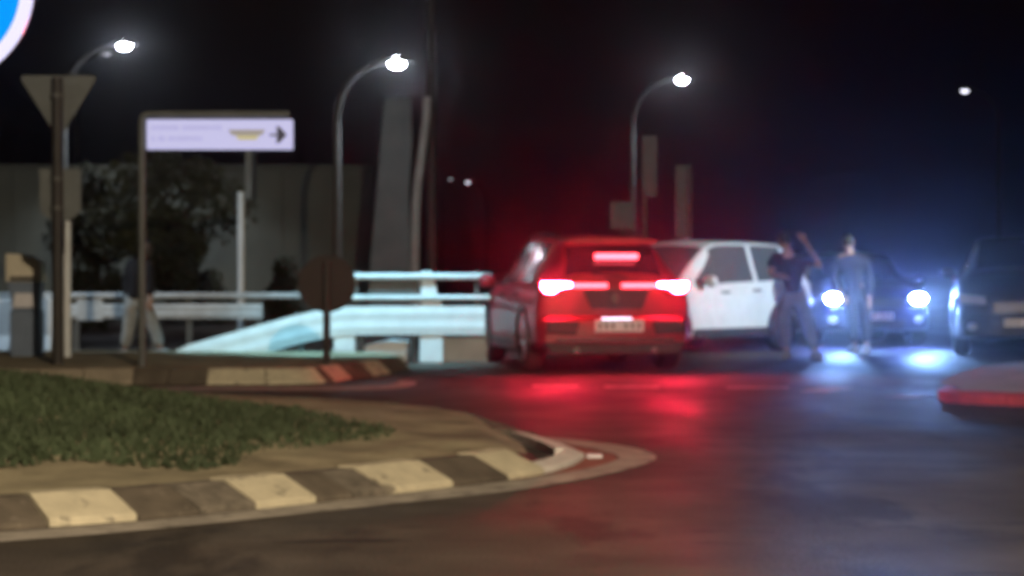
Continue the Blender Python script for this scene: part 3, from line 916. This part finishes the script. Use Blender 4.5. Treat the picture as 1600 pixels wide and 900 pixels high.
def wheel(parent, x, y, r=.335, w=.22, dark=False):
    sg = 1 if x > 0 else -1
    prof = [(r * .62, -w / 2), (r * .9, -w / 2), (r * .985, -w * .36), (r, -w * .2), (r, w * .2), (r * .985, w * .36), (r * .9, w / 2), (r * .62, w / 2)]
    mb = MB(); n = 28; vs = []
    for k in range(n):
        a = 2 * PI * k / n
        vs += [(b, q * math.cos(a), q * math.sin(a)) for q, b in prof]
    m = len(prof)
    mb.add(vs, [(k * m + i, k * m + (i + 1) % m, ((k + 1) % n) * m + (i + 1) % m, ((k + 1) % n) * m + i) for k in range(n) for i in range(m)])
    t = mb.build('wheel', M['tyre'], parent, smooth=True, loc=(x, y, r))
    rm = MB()
    rm.tube([(sg * w * .30, 0, 0), (sg * w * .34, 0, 0)], r * .63, 24)
    for k in range(5):
        a = 2 * PI * k / 5
        rm.box((sg * w * .40, math.cos(a) * r * .33, math.sin(a) * r * .33), (.03, r * .6, r * .15), Matrix.Rotation(a, 3, 'X'))
    rm.tube([(sg * w * .3, 0, 0), (sg * w * .47, 0, 0)], r * .14, 12)
    rm.build('rim', M['trim'] if dark else M['rim'], t)
    fl = MB(); vs = []; n = 18
    for k in range(n + 1):
        a = PI * (k / n) * 1.06 - .03 * PI
        for rr_, xx in ((r * 1.05, sg * .0), (r * 1.22, sg * .0), (r * 1.22, sg * .135), (r * 1.05, sg * .135)):
            vs.append((xx, rr_ * math.cos(a), rr_ * math.sin(a)))
    fl.add(vs, [(k * 4 + i, k * 4 + (i + 1) % 4, (k + 1) * 4 + (i + 1) % 4, (k + 1) * 4 + i) for k in range(n) for i in range(4)] + [(0, 1, 2, 3), (n * 4 + 3, n * 4 + 2, n * 4 + 1, n * 4)])
    fl.build('wheel_arch', M['trim'], parent, smooth=True, loc=(x, y, r + .01))
    return t


def mirror(parent, x, y, z, m):
    sg = 1 if x > 0 else -1
    mb = MB().ball((x + sg * .11, y, z + .05), .11, 12, 8, (1, .7, .75))
    k = mb.build('mirror', m, parent, smooth=True)
    MB().tube([(x - sg * .03, y, z), (x + sg * .06, y, z + .03)], .025, 8).build('mirror_arm', M['trim'], k)


def number_plate(parent, c, w, h, yaw_sign, m=None):
    k = MB().box(c, (w, .014, h)).build('number_plate', m or M['plate'], parent, bevel=.006)
    mk = MB(); rr = random.Random(9)
    n = 7
    for i in range(n):
        if i == 3: continue
        mk.box((c[0] - w * .40 + w * .8 * i / (n - 1), c[1] + yaw_sign * .0085, c[2]), (w * .045, .003, h * .5))
    mk.build('plate_marks', M['ink'], k)['kind'] = 'stuff'
    return k


CROSS = [(-2.10, .42, .97, 1.02, .74, .82, .79, .60), (-2.07, .36, .99, 1.10, .81, .872, .83, .60), (-1.96, .30, .995, 1.29, .85, .895, .84, .565),
         (-1.80, .26, .99, 1.44, .87, .90, .84, .545), (-1.5, .24, .98, 1.525, .88, .905, .84, .54), (-.8, .22, .965, 1.57, .88, .905, .84, .55),
         (0, .22, .95, 1.565, .88, .90, .84, .56), (.5, .22, .94, 1.49, .88, .90, .84, .56), (1.0, .22, .94, 1.19, .88, .90, .84, .61),
         (1.25, .22, .93, 1.02, .87, .90, .83, .68), (1.6, .24, .88, .96, .86, .89, .81, .68), (1.93, .28, .78, .86, .82, .85, .77, .62), (2.08, .36, .66, .72, .72, .77, .70, .55), (2.12, .44, .58, .62, .6, .66, .6, .5)]


def car_common(C, t, paint, wy=(-1.28, 1.32), r=.335, mir=(.86, .86, .99), dark_wheels=False, ws=(-1.22, 1.10), win=((-1.42, -.62), (-.52, .42)), dy=0.0, gl='car_glass'):
    C.body(paint, t)
    C.patch('windscreen', M[gl], t, .52 + dy, ws[1], 6.25, 9.75, nu=8, nv=14)
    for sgn in (0, 1):
        for i, (a, b) in enumerate(win):
            v0, v1 = (4.2, 5.9) if sgn == 0 else (11.8, 10.1)
            C.patch('side_window', M[gl], t, a, b, v0, v1, nu=6, nv=5)
        # quarter light to the windscreen pillar
        v0, v1 = (4.2, 5.6) if sgn == 0 else (11.8, 10.4)
        C.patch('quarter_window', M[gl], t, .47 + dy, .92 + dy, v0, v1, nu=6, nv=5, trim=lambda f, a, b: (a, b + (a - b) * f * .75))
        sx = -1 if sgn == 0 else 1
        for y in (-.62, .32 + dy):
            hx = C.P(C.u(y), 3.75 if sgn == 0 else 12.25)
            MB().box((hx.x + sx * .012, y, hx.z), (.03, .17, .03)).build('door_handle', M['trim'], t, bevel=.006)
        u0 = C.u(0)
        MB().box((sx * (C.fn[4](u0) + .012), .02, C.fn[1](u0) + .07), (.04, 1.75, .13)).build('sill_trim', M['trim'], t, bevel=.015)
    for y in wy:
        for x in (-.79, .79):
            wheel(t, x, y, r, dark=dark_wheels)
    for sg in (-1, 1):
        mirror(t, sg * mir[0], mir[1], mir[2], paint)


# ---- red crossover from behind, brake lights on
yaw = R(10)
rc = at(960, 585, 26.0)
fwd = Vector((-math.sin(yaw), math.cos(yaw), 0))
base = Vector((rc.x, 26.0, 0)) + fwd * 2.12
t = thing('red_car', 'red crossover car seen from behind with glowing brake lights', 'car', base, yaw)
C = Car(CROSS)
car_common(C, t, M['red_paint'])
C.patch('rear_window', M['car_glass'], t, -2.06, -1.79, 6.3, 9.7, nu=8, nv=14)
MB().prism([(-.56, 1.475), (-.52, 1.52), (-.3, 1.545), (.3, 1.545), (.52, 1.52), (.56, 1.475), (.45, 1.46), (-.45, 1.46)], -1.95, -1.62).build('spoiler', M['red_paint'], t, bevel=.015)
MB().box((0.04, -1.995, 1.475), (.50, .03, .06)).build('high_brake_light', M['brake_bar'], t, bevel=.012)
high = COL.objects['high_brake_light']; high.location = (0, -.045, -.15)
for sg in (-1, 1):
    poly = [(sg * .87, 1.045), (sg * .50, 1.045), (sg * .47, .99), (sg * .52, .955), (sg * .62, .90), (sg * .78, .89), (sg * .87, .95)]
    k = MB().prism(poly, -2.145, -2.0).build('tail_light', M['red_lens'], t, bevel=.012)
    poly = [(sg * .845, 1.035), (sg * .50, 1.025), (sg * .50, .985), (sg * .63, .965), (sg * .70, .915), (sg * .79, .915), (sg * .84, .965)]
    MB().prism(poly, -2.155, -2.14).build('brake_lamp', M['brake'], k, bevel=.006)
    MB().prism([(sg * .49, 1.018), (sg * .085, 1.018), (sg * .085, .975), (sg * .49, .975)], -2.15, -2.08).build('light_bar', M['brake_bar'], t, bevel=.006)
MB().prism([(-.36, .95), (.40, .95), (.32, .73), (-.27, .73)], -2.152, -2.10).build('tailgate_panel', M['trim'], t, bevel=.01)
MB().prism([(0, .93), (.055, .855), (0, .78), (-.055, .855)], -2.168, -2.153).build('badge', M['chrome'], t, bevel=.006)
bp = MB(); 
prof = [(-.90, -1.86), (-.885, -2.05), (-.80, -2.16), (-.5, -2.205), (0, -2.22), (.5, -2.205), (.80, -2.16), (.885, -2.05), (.90, -1.86)]
vs = [(x, y, z) for z in (.33, .36, .60, .66) for x, y in [(px * (1 if z in (.36, .60) else .97), py + (0 if z in (.36, .60) else .04)) for px, py in prof]]
n = len(prof)
bp.add(vs, [(r_ * n + i, r_ * n + i + 1, (r_ + 1) * n + i + 1, (r_ + 1) * n + i) for r_ in range(3) for i in range(n - 1)])
b = bp.build('rear_bumper', M['red_paint'], t, smooth=True)
so = b.modifiers.new('solid', 'SOLIDIFY'); so.thickness = .03
for sg in (-1, 1):
    MB().prism([(sg * .42, .60), (sg * .78, .60), (sg * .80, .47), (sg * .46, .44)], -2.235, -2.12).build('bumper_inset', M['trim'], t, bevel=.01)
MB().box((0, -2.2, .385), (1.36, .06, .045)).build('skid_strip', M['chrome'], t, bevel=.012)
MB().prism([(-.82, .36), (.82, .36), (.74, .22), (-.74, .22)], -2.19, -1.7).build('diffuser', M['trim'], t, bevel=.02)
number_plate(t, (0.03, -2.245, .545), .56, .135, -1)
MB().box((0, -2.245, .628), (.34, .03, .012)).build('plate_lamp', M['head_warm'], t, bevel=.004)
MB().tube([(.35, -2.02, 1.02), (.05, -2.11, 1.10), (-.25, -2.08, 1.13)], .012, 6).build('rear_wiper', M['trim'], t)
for sg in (-1, 1):
    MB().tube([(sg * .51, -1.4, 1.565), (sg * .53, -.6, 1.605), (sg * .52, .3, 1.575)], .018, 8).build('roof_rail', M['trim'], t)
    MB().tube([(sg * .45, -2.2, .27), (sg * .45, -1.9, .27)], .04, 10).build('exhaust', M['chrome'], t)

# ---- white car across the road
HATCH = [(-1.98, .42, .95, 1.02, .76, .80, .78, .62), (-1.95, .36, .97, 1.15, .80, .84, .80, .63), (-1.87, .30, .98, 1.38, .83, .86, .80, .60), (-1.76, .26, .98, 1.49, .84, .865, .80, .585),
         (-1.5, .24, .97, 1.545, .85, .87, .80, .59), (-.7, .22, .95, 1.57, .85, .87, .80, .60), (0, .22, .93, 1.565, .85, .87, .80, .60), (.3, .22, .92, 1.49, .85, .87, .80, .59),
         (.78, .22, .92, 1.18, .85, .87, .80, .62), (1.05, .22, .91, 1.0, .84, .87, .79, .66), (1.55, .24, .86, .94, .83, .86, .77, .66), (1.82, .28, .77, .84, .79, .82, .73, .6), (1.96, .36, .65, .70, .70, .74, .67, .53), (2.0, .44, .57, .61, .58, .63, .57, .48)]
a = R(48)
hd = Vector((-math.cos(a), -math.sin(a), 0))            # heading
left = Vector((math.sin(a), -math.cos(a), 0))           # the side turned to the camera
wb_ = Vector((at(1082, 500, 31.6).x, 31.6, 0))          # windscreen foot on that side
base = wb_ - hd * .85 - left * .80
yawC = math.atan2(-hd.x, hd.y)
t = thing('white_car', 'white hatchback standing sideways behind the red car', 'car', base, yawC)
C = Car(HATCH)
car_common(C, t, M['white_paint'], wy=(-1.2, 1.40), r=.32, mir=(.83, .62, .96), ws=(-1.2, .90), win=((-1.42, -.70), (-.60, .26)), dy=-.2, gl='pale_glass')
C.patch('rear_window', M['car_glass'], t, -1.945, -1.77, 6.3, 9.7, nu=8, nv=14)
for sg in (-1, 1):
    MB().prism([(sg * .78, .98), (sg * .56, .96), (sg * .58, .74), (sg * .80, .72)], -2.02, -1.9).build('tail_light', M['red_lens'], t, bevel=.012)
    MB().prism([(sg * .70, .74), (sg * .36, .70), (sg * .34, .60), (sg * .68, .62)], 1.88, 2.035).build('headlight', M['lens_off'], t, bevel=.012)
MB().box((0, -2.0, .50), (1.5, .12, .26)).build('rear_bumper', M['white_paint'], t, bevel=.05)
MB().box((0, 1.98, .42), (1.3, .16, .26)).build('front_bumper', M['trim'], t, bevel=.05)
number_plate(t, (0, 2.07, .44), .50, .11, 1)

# ---- dark car facing the camera with headlights on
def front_face(t, w_lamp, lens, beam=None, plate=True, yf=2.12, paint=None, lamp_z=(.66, .80), fog='fog_glow'):
    for sg in w_lamp:
        k = MB().prism([(sg * .84, lamp_z[1]), (sg * .50, lamp_z[1] - .03), (sg * .47, lamp_z[0]), (sg * .80, lamp_z[0] + .01)], yf - .22, yf + .02).build('headlight', M['lens_off'], t, bevel=.012)
        if lens:
            MB().ball((sg * .655, yf + .015, (lamp_z[0] + lamp_z[1]) / 2), .092, 14, 8, (1.45, .3, .85)).build('headlight_bulb', M[lens], k, smooth=True)
    MB().prism([(-.44, .74), (.44, .74), (.40, .58), (-.40, .58)], yf - .15, yf + .03).build('grille', M['trim'], t, bevel=.01)
    for k in range(4):
        MB().box((0, yf + .034, .60 + .038 * k), (.76, .012, .012)).build('grille_bar', M['chrome'], t)
    bp = MB(); prof = [(-.89, 1.72), (-.86, 1.95), (-.74, 2.10), (-.4, 2.17), (0, 2.19), (.4, 2.17), (.74, 2.10), (.86, 1.95), (.89, 1.72)]
    zs = (.24, .28, .50, .57); n = len(prof)
    vs = [(x * (1 if z in zs[1:3] else .97), y + yf - 2.12 - (0 if z in zs[1:3] else .04), z) for z in zs for x, y in prof]
    bp.add(vs, [(r_ * n + i, r_ * n + i + 1, (r_ + 1) * n + i + 1, (r_ + 1) * n + i) for r_ in range(3) for i in range(n - 1)])
    b = bp.build('front_bumper', paint, t, smooth=True); so = b.modifiers.new('solid', 'SOLIDIFY'); so.thickness = .03
    MB().prism([(-.45, .42), (.45, .42), (.40, .27), (-.40, .27)], yf + .03, yf + .085).build('air_intake', M['trim'], t, bevel=.01)
    for sg in (-1, 1):
        MB().ball((sg * .66, yf + .02, .40), .055, 12, 8, (1.3, .5, 1)).build('fog_lamp', M[fog if (w_lamp and sg > 0) else 'lens_off'], t, smooth=True)
    if plate:
        number_plate(t, (0, yf + .10, .46), .50, .11, 1)


p = Vector((at(1368, 545, 35.0).x, 35.0, 0))
yawD = PI + R(4)
fw = Vector((-math.sin(yawD), math.cos(yawD), 0))
t = thing('dark_car', 'dark blue car facing the camera with two bluish white headlights on', 'car', p - fw * 2.1, yawD)
SEDAN = [(-2.25, .44, .90, .95, .74, .80, .77, .64), (-2.22, .36, .93, .99, .80, .85, .80, .66), (-1.9, .28, .96, 1.03, .84, .88, .82, .66), (-1.55, .25, .96, 1.10, .86, .89, .83, .62),
         (-1.1, .23, .95, 1.34, .87, .90, .83, .58), (-.6, .22, .94, 1.45, .88, .90, .83, .585), (0, .22, .93, 1.46, .88, .90, .83, .60), (.4, .22, .92, 1.40, .88, .90, .83, .59),
         (1.0, .22, .92, 1.12, .88, .90, .83, .63), (1.25, .22, .91, .99, .87, .90, .82, .68), (1.6, .24, .87, .95, .86, .89, .80, .68), (1.93, .28, .80, .87, .82, .85, .76, .62), (2.08, .36, .66, .72, .72, .77, .70, .55), (2.12, .44, .58, .62, .6, .66, .6, .5)]
C = Car(SEDAN)
car_common(C, t, M['navy_paint'], win=((-1.0, -.45), (-.35, .40)), mir=(.86, .84, .95))
C.patch('rear_window', M['car_glass'], t, -1.5, -1.0, 6.4, 9.6)
front_face(t, (-1, 1), 'head', paint=M['navy_paint'])
for sg in (-1, 1):
    MB().prism([(sg * .80, .90), (sg * .52, .90), (sg * .52, .76), (sg * .80, .76)], -2.30, -2.15).build('tail_light', M['red_lens'], t, bevel=.01)
    lamp('headlight_beam', 'SPOT', (sg * .655, 2.24, .73), 1350, (0.27, 0.53, 1.0), t, .06, (sg * .60, 7.6, .0), R(36), .75)

# ---- dark car cut by the right edge
SUV = [(q[0], q[1] + .03, q[2] + .05, q[3] + .07, q[4], q[5], q[6], q[7]) for q in CROSS]
p = Vector((at(1598, 560, 31.0).x, 31.0, 0))
yawE = PI - R(10)
fw = Vector((-math.sin(yawE), math.cos(yawE), 0))
t = thing('dark_car', 'dark grey car with its lights off cut by the right edge', 'car', p - fw * 2.1, yawE)
C = Car(SUV)
car_common(C, t, M['black_paint'], mir=(.86, .90, 1.08), r=.35)
C.patch('rear_window', M['car_glass'], t, -2.065, -1.845, 6.3, 9.7, nu=8, nv=14)
front_face(t, (), None, paint=M['black_paint'], lamp_z=(.70, .84))
for sg in (-1, 1):
    MB().prism([(sg * .86, .84), (sg * .50, .81), (sg * .47, .70), (sg * .82, .71)], 1.9, 2.14).build('headlight', M['lens_off'], t, bevel=.012)
    MB().prism([(sg * .87, 1.06), (sg * .60, 1.06), (sg * .60, .90), (sg * .87, .92)], -2.13, -2.0).build('tail_light', M['red_lens'], t, bevel=.012)


# ------------------------------------------------------------------ people
def skin_mesh(name, verts, edges, radii, m, root=0, levels=2):
    me = bpy.data.meshes.new(name); me.from_pydata([tuple(v) for v in verts], edges, [])
    ob = bpy.data.objects.new(name, me); COL.objects.link(ob)
    md = ob.modifiers.new('skin', 'SKIN'); md.use_smooth_shade = True; md.branch_smoothing = 0.3
    sv = me.skin_vertices[0].data
    for i, r_ in enumerate(radii):
        sv[i].radius = r_ if isinstance(r_, tuple) else (r_, r_)
        sv[i].use_root = (i == root)
    sb = ob.modifiers.new('sub', 'SUBSURF'); sb.levels = levels; sb.render_levels = levels
    dg = bpy.context.evaluated_depsgraph_get()
    out = bpy.data.meshes.new_from_object(ob.evaluated_get(dg))
    bpy.data.objects.remove(ob); bpy.data.meshes.remove(me)
    out.name = name
    return out


def join_mesh(me, mb):
    """append MB geometry to a baked mesh"""
    vs = [tuple(v.co) for v in me.vertices]; fs = [tuple(p.vertices) for p in me.polygons]
    o = len(vs); vs += mb.v; fs += [tuple(i + o for i in f) for f in mb.f]
    return vs, fs


def place(name, vs, fs, m, parent):
    me = bpy.data.meshes.new(name); me.from_pydata(vs, [], fs); me.materials.append(m)
    me.polygons.foreach_set('use_smooth', [True] * len(me.polygons))
    o = bpy.data.objects.new(name, me); COL.objects.link(o); o.parent = parent
    return o


def hand(mb, wrist, direction, side, curl=0.35):
    d = Vector(direction).normalized()
    up = Vector((0, 1, 0)) if abs(d.y) < .8 else Vector((0, 0, 1))
    w = d.cross(up).normalized() * side; nrm = w.cross(d).normalized()
    wrist = Vector(wrist)
    mb.tube([wrist - d * .02, wrist + d * .03, wrist + d * .085], [.024, .036, .034], 8)
    for k, (off, ln) in enumerate(((-.028, .068), (-.010, .078), (.009, .073), (.026, .058))):
        a = wrist + d * .075 + w * off
        b = a + d * ln * .45; c = b + (d * math.cos(curl) + nrm * math.sin(curl)) * ln * .35; e = c + (d * math.cos(2 * curl) + nrm * math.sin(2 * curl)) * ln * .3
        mb.tube([a, b, c, e], [.0095, .009, .0085, .007], 6)
    a = wrist + d * .03 - w * .025
    mb.tube([a, a - w * .03 + d * .03, a - w * .036 + d * .06], [.013, .011, .009], 6)


def head_geo(mb, c, yaw, tilt=0.0, r=.105):
    """head with brow, nose, chin, ears; faces -y before yaw"""
    n, m = 20, 16; vs = []; fs = []
    rot = Matrix.Rotation(yaw, 3, 'Z') @ Matrix.Rotation(tilt, 3, 'Y')
    for j in range(m + 1):
        th = PI * j / m
        for k in range(n):
            ph = 2 * PI * k / n
            x, y, z = math.sin(th) * math.cos(ph), math.sin(th) * math.sin(ph), math.cos(th)
            X, Y, Z = x * .76 * r, y * .92 * r, z * 1.13 * r
            if z < -.2: X *= 1 + .35 * (z + .2); Y += -.02 * (-z) if y < 0 else .03 * (-z - .2)
            f = max(0, -y)
            g = math.exp(-((x / .16) ** 2)) * f
            Y -= .022 * g * math.exp(-(((z + .12) / .16) ** 2))
            Y += .008 * f * (math.exp(-(((abs(x) - .38) / .14) ** 2 + ((z - .06) / .1) ** 2)))
            Y -= .008 * g * math.exp(-(((z + .47) / .08) ** 2))
            vs.append(rot @ Vector((X, Y, Z)) + c)
    for j in range(m):
        for k in range(n):
            fs.append((j * n + k, (j + 1) * n + k, (j + 1) * n + (k + 1) % n, j * n + (k + 1) % n))
    mb.add(vs, fs)
    for s in (-1, 1):
        mb.ball(rot @ Vector((s * .78 * r, .01, -.1 * r)) + c, .028, 8, 6, (.4, .7, 1.1))
    return rot


def person(label, loc, J, top, legs, sleeves=True, yaw=0.0, hair='hair', shoe='shoe', group='people standing by the cars', curl=.35, bulk=1.0):
    t = thing('person', label, 'person', loc, 0, group)
    V3 = Vector
    j = {k: V3(v) for k, v in J.items()}
    verts, edges, rad = [], [], []

    def chain(pts, rs, start=None):
        prev = start
        for p, r_ in zip(pts, rs):
            verts.append(p); rad.append(r_); i = len(verts) - 1
            if prev is not None: edges.append((prev, i))
            prev = i
        return prev
    waist = j['pelvis'].lerp(j['chest'], .5)
    pel = chain([j['pelvis']], [(.135, .10)])
    w = chain([waist], [(.12, .09)], pel)
    ch = chain([j['chest']], [(.14, .10)], w)
    nk = chain([j['neck'], j['neck'].lerp(j['head'], .55)], [.06, .052], ch)
    chain([j['head']], [.06], nk)
    for s in 'LR':
        e = chain([j['sh' + s], j['el' + s], j['wr' + s]], [.056, .042, .028], ch)
        chain([j['hip' + s], j['kn' + s], j['an' + s]], [.085, .058, .042], pel)
    me = skin_mesh('body', verts, edges, rad, M['skin'])
    hb = MB()
    for s, sg in (('L', -1), ('R', 1)):
        hand(hb, j['wr' + s], j.get('hd' + s, j['wr' + s] - j['el' + s]), sg, curl)
    rot = head_geo(hb, j['head'], yaw)
    vs, fs = join_mesh(me, hb)
    place('body', vs, fs, M['skin'], t)
    # hair cap
    hm = MB(); n, m = 18, 8; hv = []; hf = []
    for a in range(m + 1):
        th = PI * .62 * a / m
        for k in range(n):
            ph = 2 * PI * k / n
            lim = th if math.sin(ph) > -.2 else min(th, PI * .30)
            x, y, z = math.sin(lim) * math.cos(ph), math.sin(lim) * math.sin(ph), math.cos(lim)
            hv.append(rot @ V3((x * .089, y * .108, z * .131)) + j['head'])
    for a in range(m):
        for k in range(n): hf.append((a * n + k, (a + 1) * n + k, (a + 1) * n + (k + 1) % n, a * n + (k + 1) % n))
    hm.add(hv, hf); hm.build('hair', M[hair], t, smooth=True)
    # shirt
    verts, edges, rad = [], [], []
    low = j['pelvis'] - V3((0, 0, .05))
    B = bulk
    p0 = chain([waist], [(.145 * B, .12 * B)]); chain([low], [(.155 * B, .128 * B)], p0)
    c0 = chain([j['chest']], [(.172 * B, .13 * B)], p0); chain([j['chest'].lerp(j['neck'], .8)], [.085], c0)
    for s in 'LR':
        k = 1.0 if sleeves else .8
        end = j['el' + s].lerp(j['wr' + s], .82) if sleeves else j['sh' + s].lerp(j['el' + s], .7)
        pts = [j['sh' + s]] + ([j['el' + s]] if sleeves else []) + [end]
        chain(pts, [.078 * B] + ([.062 * B] if sleeves else []) + [.05 * B if sleeves else .07 * B], c0)
    me = skin_mesh('shirt', verts, edges, rad, top)
    so = place('shirt', [tuple(v.co) for v in me.vertices], [tuple(p.vertices) for p in me.polygons], top, t)
    # trousers
    verts, edges, rad = [], [], []
    p0 = chain([j['pelvis'] + V3((0, 0, .03))], [(.15, .118)]); chain([j['pelvis'] + V3((0, 0, .13))], [(.14, .11)], p0)
    for s in 'LR':
        chain([j['hip' + s] - V3((0, 0, .04)), j['hip' + s].lerp(j['kn' + s], .55), j['kn' + s], j['kn' + s].lerp(j['an' + s], .9)], [.11 * B, .098 * B, .08 * B, .07 * B], p0)
    me = skin_mesh('trousers', verts, edges, rad, legs)
    place('trousers', [tuple(v.co) for v in me.vertices], [tuple(p.vertices) for p in me.polygons], legs, t)
    # shoes
    for s in 'LR':
        a = j['an' + s]; d = V3(j.get('toe' + s, (0, -1, 0))).normalized()
        mb = MB()
        mb.tube([a - d * .06 - V3((0, 0, .035)), a + d * .02 - V3((0, 0, .03)), a + d * .11 - V3((0, 0, .05)), a + d * .17 - V3((0, 0, .062))], [.046, .055, .045, .022], 10)
        mb.box(a + d * .055 - V3((0, 0, .085)), (.085, .255, .024), Matrix.Rotation(math.atan2(d.y, d.x) - PI / 2, 3, 'Z'))
        mb.build('shoe', M[shoe], t, smooth=True)
    return t


D = 30.0
def jl(x, y, cx, D, dy=0.0):
    p = at(x, y, D); return (p.x - at(cx, 0, D).x, dy, p.z)
cx = 1240
f = lambda x, y, dy=0.0: jl(x, y, cx, D, dy)
J = dict(pelvis=f(1240, 455), chest=f(1234, 412), neck=f(1229, 391), head=f(1224, 374, -.02),
         shL=f(1212, 400), elL=f(1203, 428, -.04), wrL=f(1217, 431, -.24), shR=f(1257, 400), elR=f(1283, 418, -.03), wrR=f(1257, 378, -.08), hdR=(-.5, .0, .6),
         hipL=f(1231, 460), knL=f(1222, 508, -.08), anL=f(1230, 549, .02), hipR=f(1250, 460), knR=f(1262, 508, -.02), anR=f(1274, 551, .0), toeL=(-.5, -1, 0), toeR=(.5, -1, 0))
person('person in a black top and jeans with one elbow raised beside the white car', (at(cx, 0, D).x, D, 0), J, M['black_cloth'], M['jeans'], sleeves=False, yaw=R(205), bulk=1.15)
D = 32.4
cx = 1335
f = lambda x, y, dy=0.0: jl(x, y, cx, D, dy)
J = dict(pelvis=f(1337, 457), chest=f(1330, 412), neck=f(1327, 394), head=f(1325, 379),
         shL=f(1309, 402), elL=f(1303, 436, .05), wrL=f(1314, 462, -.08), shR=f(1350, 402), elR=f(1361, 440, .05), wrR=f(1357, 470, -.05),
         hipL=f(1328, 461), knL=f(1332, 503, -.03), anL=f(1337, 541, .06), hipR=f(1346, 461), knR=f(1352, 503, -.05), anR=f(1353, 541, -.04), toeL=(-.4, 1, 0), toeR=(.3, 1, 0))
person('person in grey clothes standing in front of the headlights', (at(cx, 0, D).x, D, 0), J, M['grey_cloth'], M['grey_cloth'], sleeves=True, yaw=R(155), bulk=1.08)
D = 30.2
cx = 218
f = lambda x, y, dy=0.0: jl(x, y, cx, D, dy)
J = dict(pelvis=f(212, 465), chest=f(218, 420), neck=f(224, 402), head=f(229, 388, -.02),
         shL=f(204, 410, .03), elL=f(197, 442, .06), wrL=f(203, 470, -.04), shR=f(233, 411, -.03), elR=f(236, 440, -.06), wrR=f(237, 468, -.12),
         hipL=f(206, 470), knL=f(201, 512, .02), anL=f(193, 548, .05), hipR=f(222, 470), knR=f(240, 508, -.03), anR=f(252, 546, -.03), toeL=(1, -.3, 0), toeR=(1, -.3, 0))
person('person in a dark top and pale trousers striding behind the direction sign post', (at(cx, 0, D).x, D, 0), J, M['black_cloth'], M['pale_cloth'], sleeves=True, yaw=R(60), bulk=1.15, group='people walking on the left')

# ------------------------------------------------------------------ haze
hz = MB().box((0, 190, 12.5), (530, 470, 27.5)).build('glare_haze', M['asphalt'])  # even volume added to give the lamps their lens glare
hm = bpy.data.materials.new('glare_haze'); hm.use_nodes = True
nt = hm.node_tree
for n_ in list(nt.nodes):
    if n_.type != 'OUTPUT_MATERIAL': nt.nodes.remove(n_)
vol = nt.nodes.new('ShaderNodeVolumePrincipled')
vol.inputs['Color'].default_value = (.95, .95, 1, 1)
vol.inputs['Density'].default_value = HAZE_DENSITY
vol.inputs['Anisotropy'].default_value = HAZE_G
nt.links.new(vol.outputs['Volume'], [n_ for n_ in nt.nodes if n_.type == 'OUTPUT_MATERIAL'][0].inputs['Volume'])
hm.cycles.homogeneous_volume = True
hz.data.materials.clear(); hz.data.materials.append(hm)
hz['kind'] = 'stuff'
hz.display_type = 'WIRE'
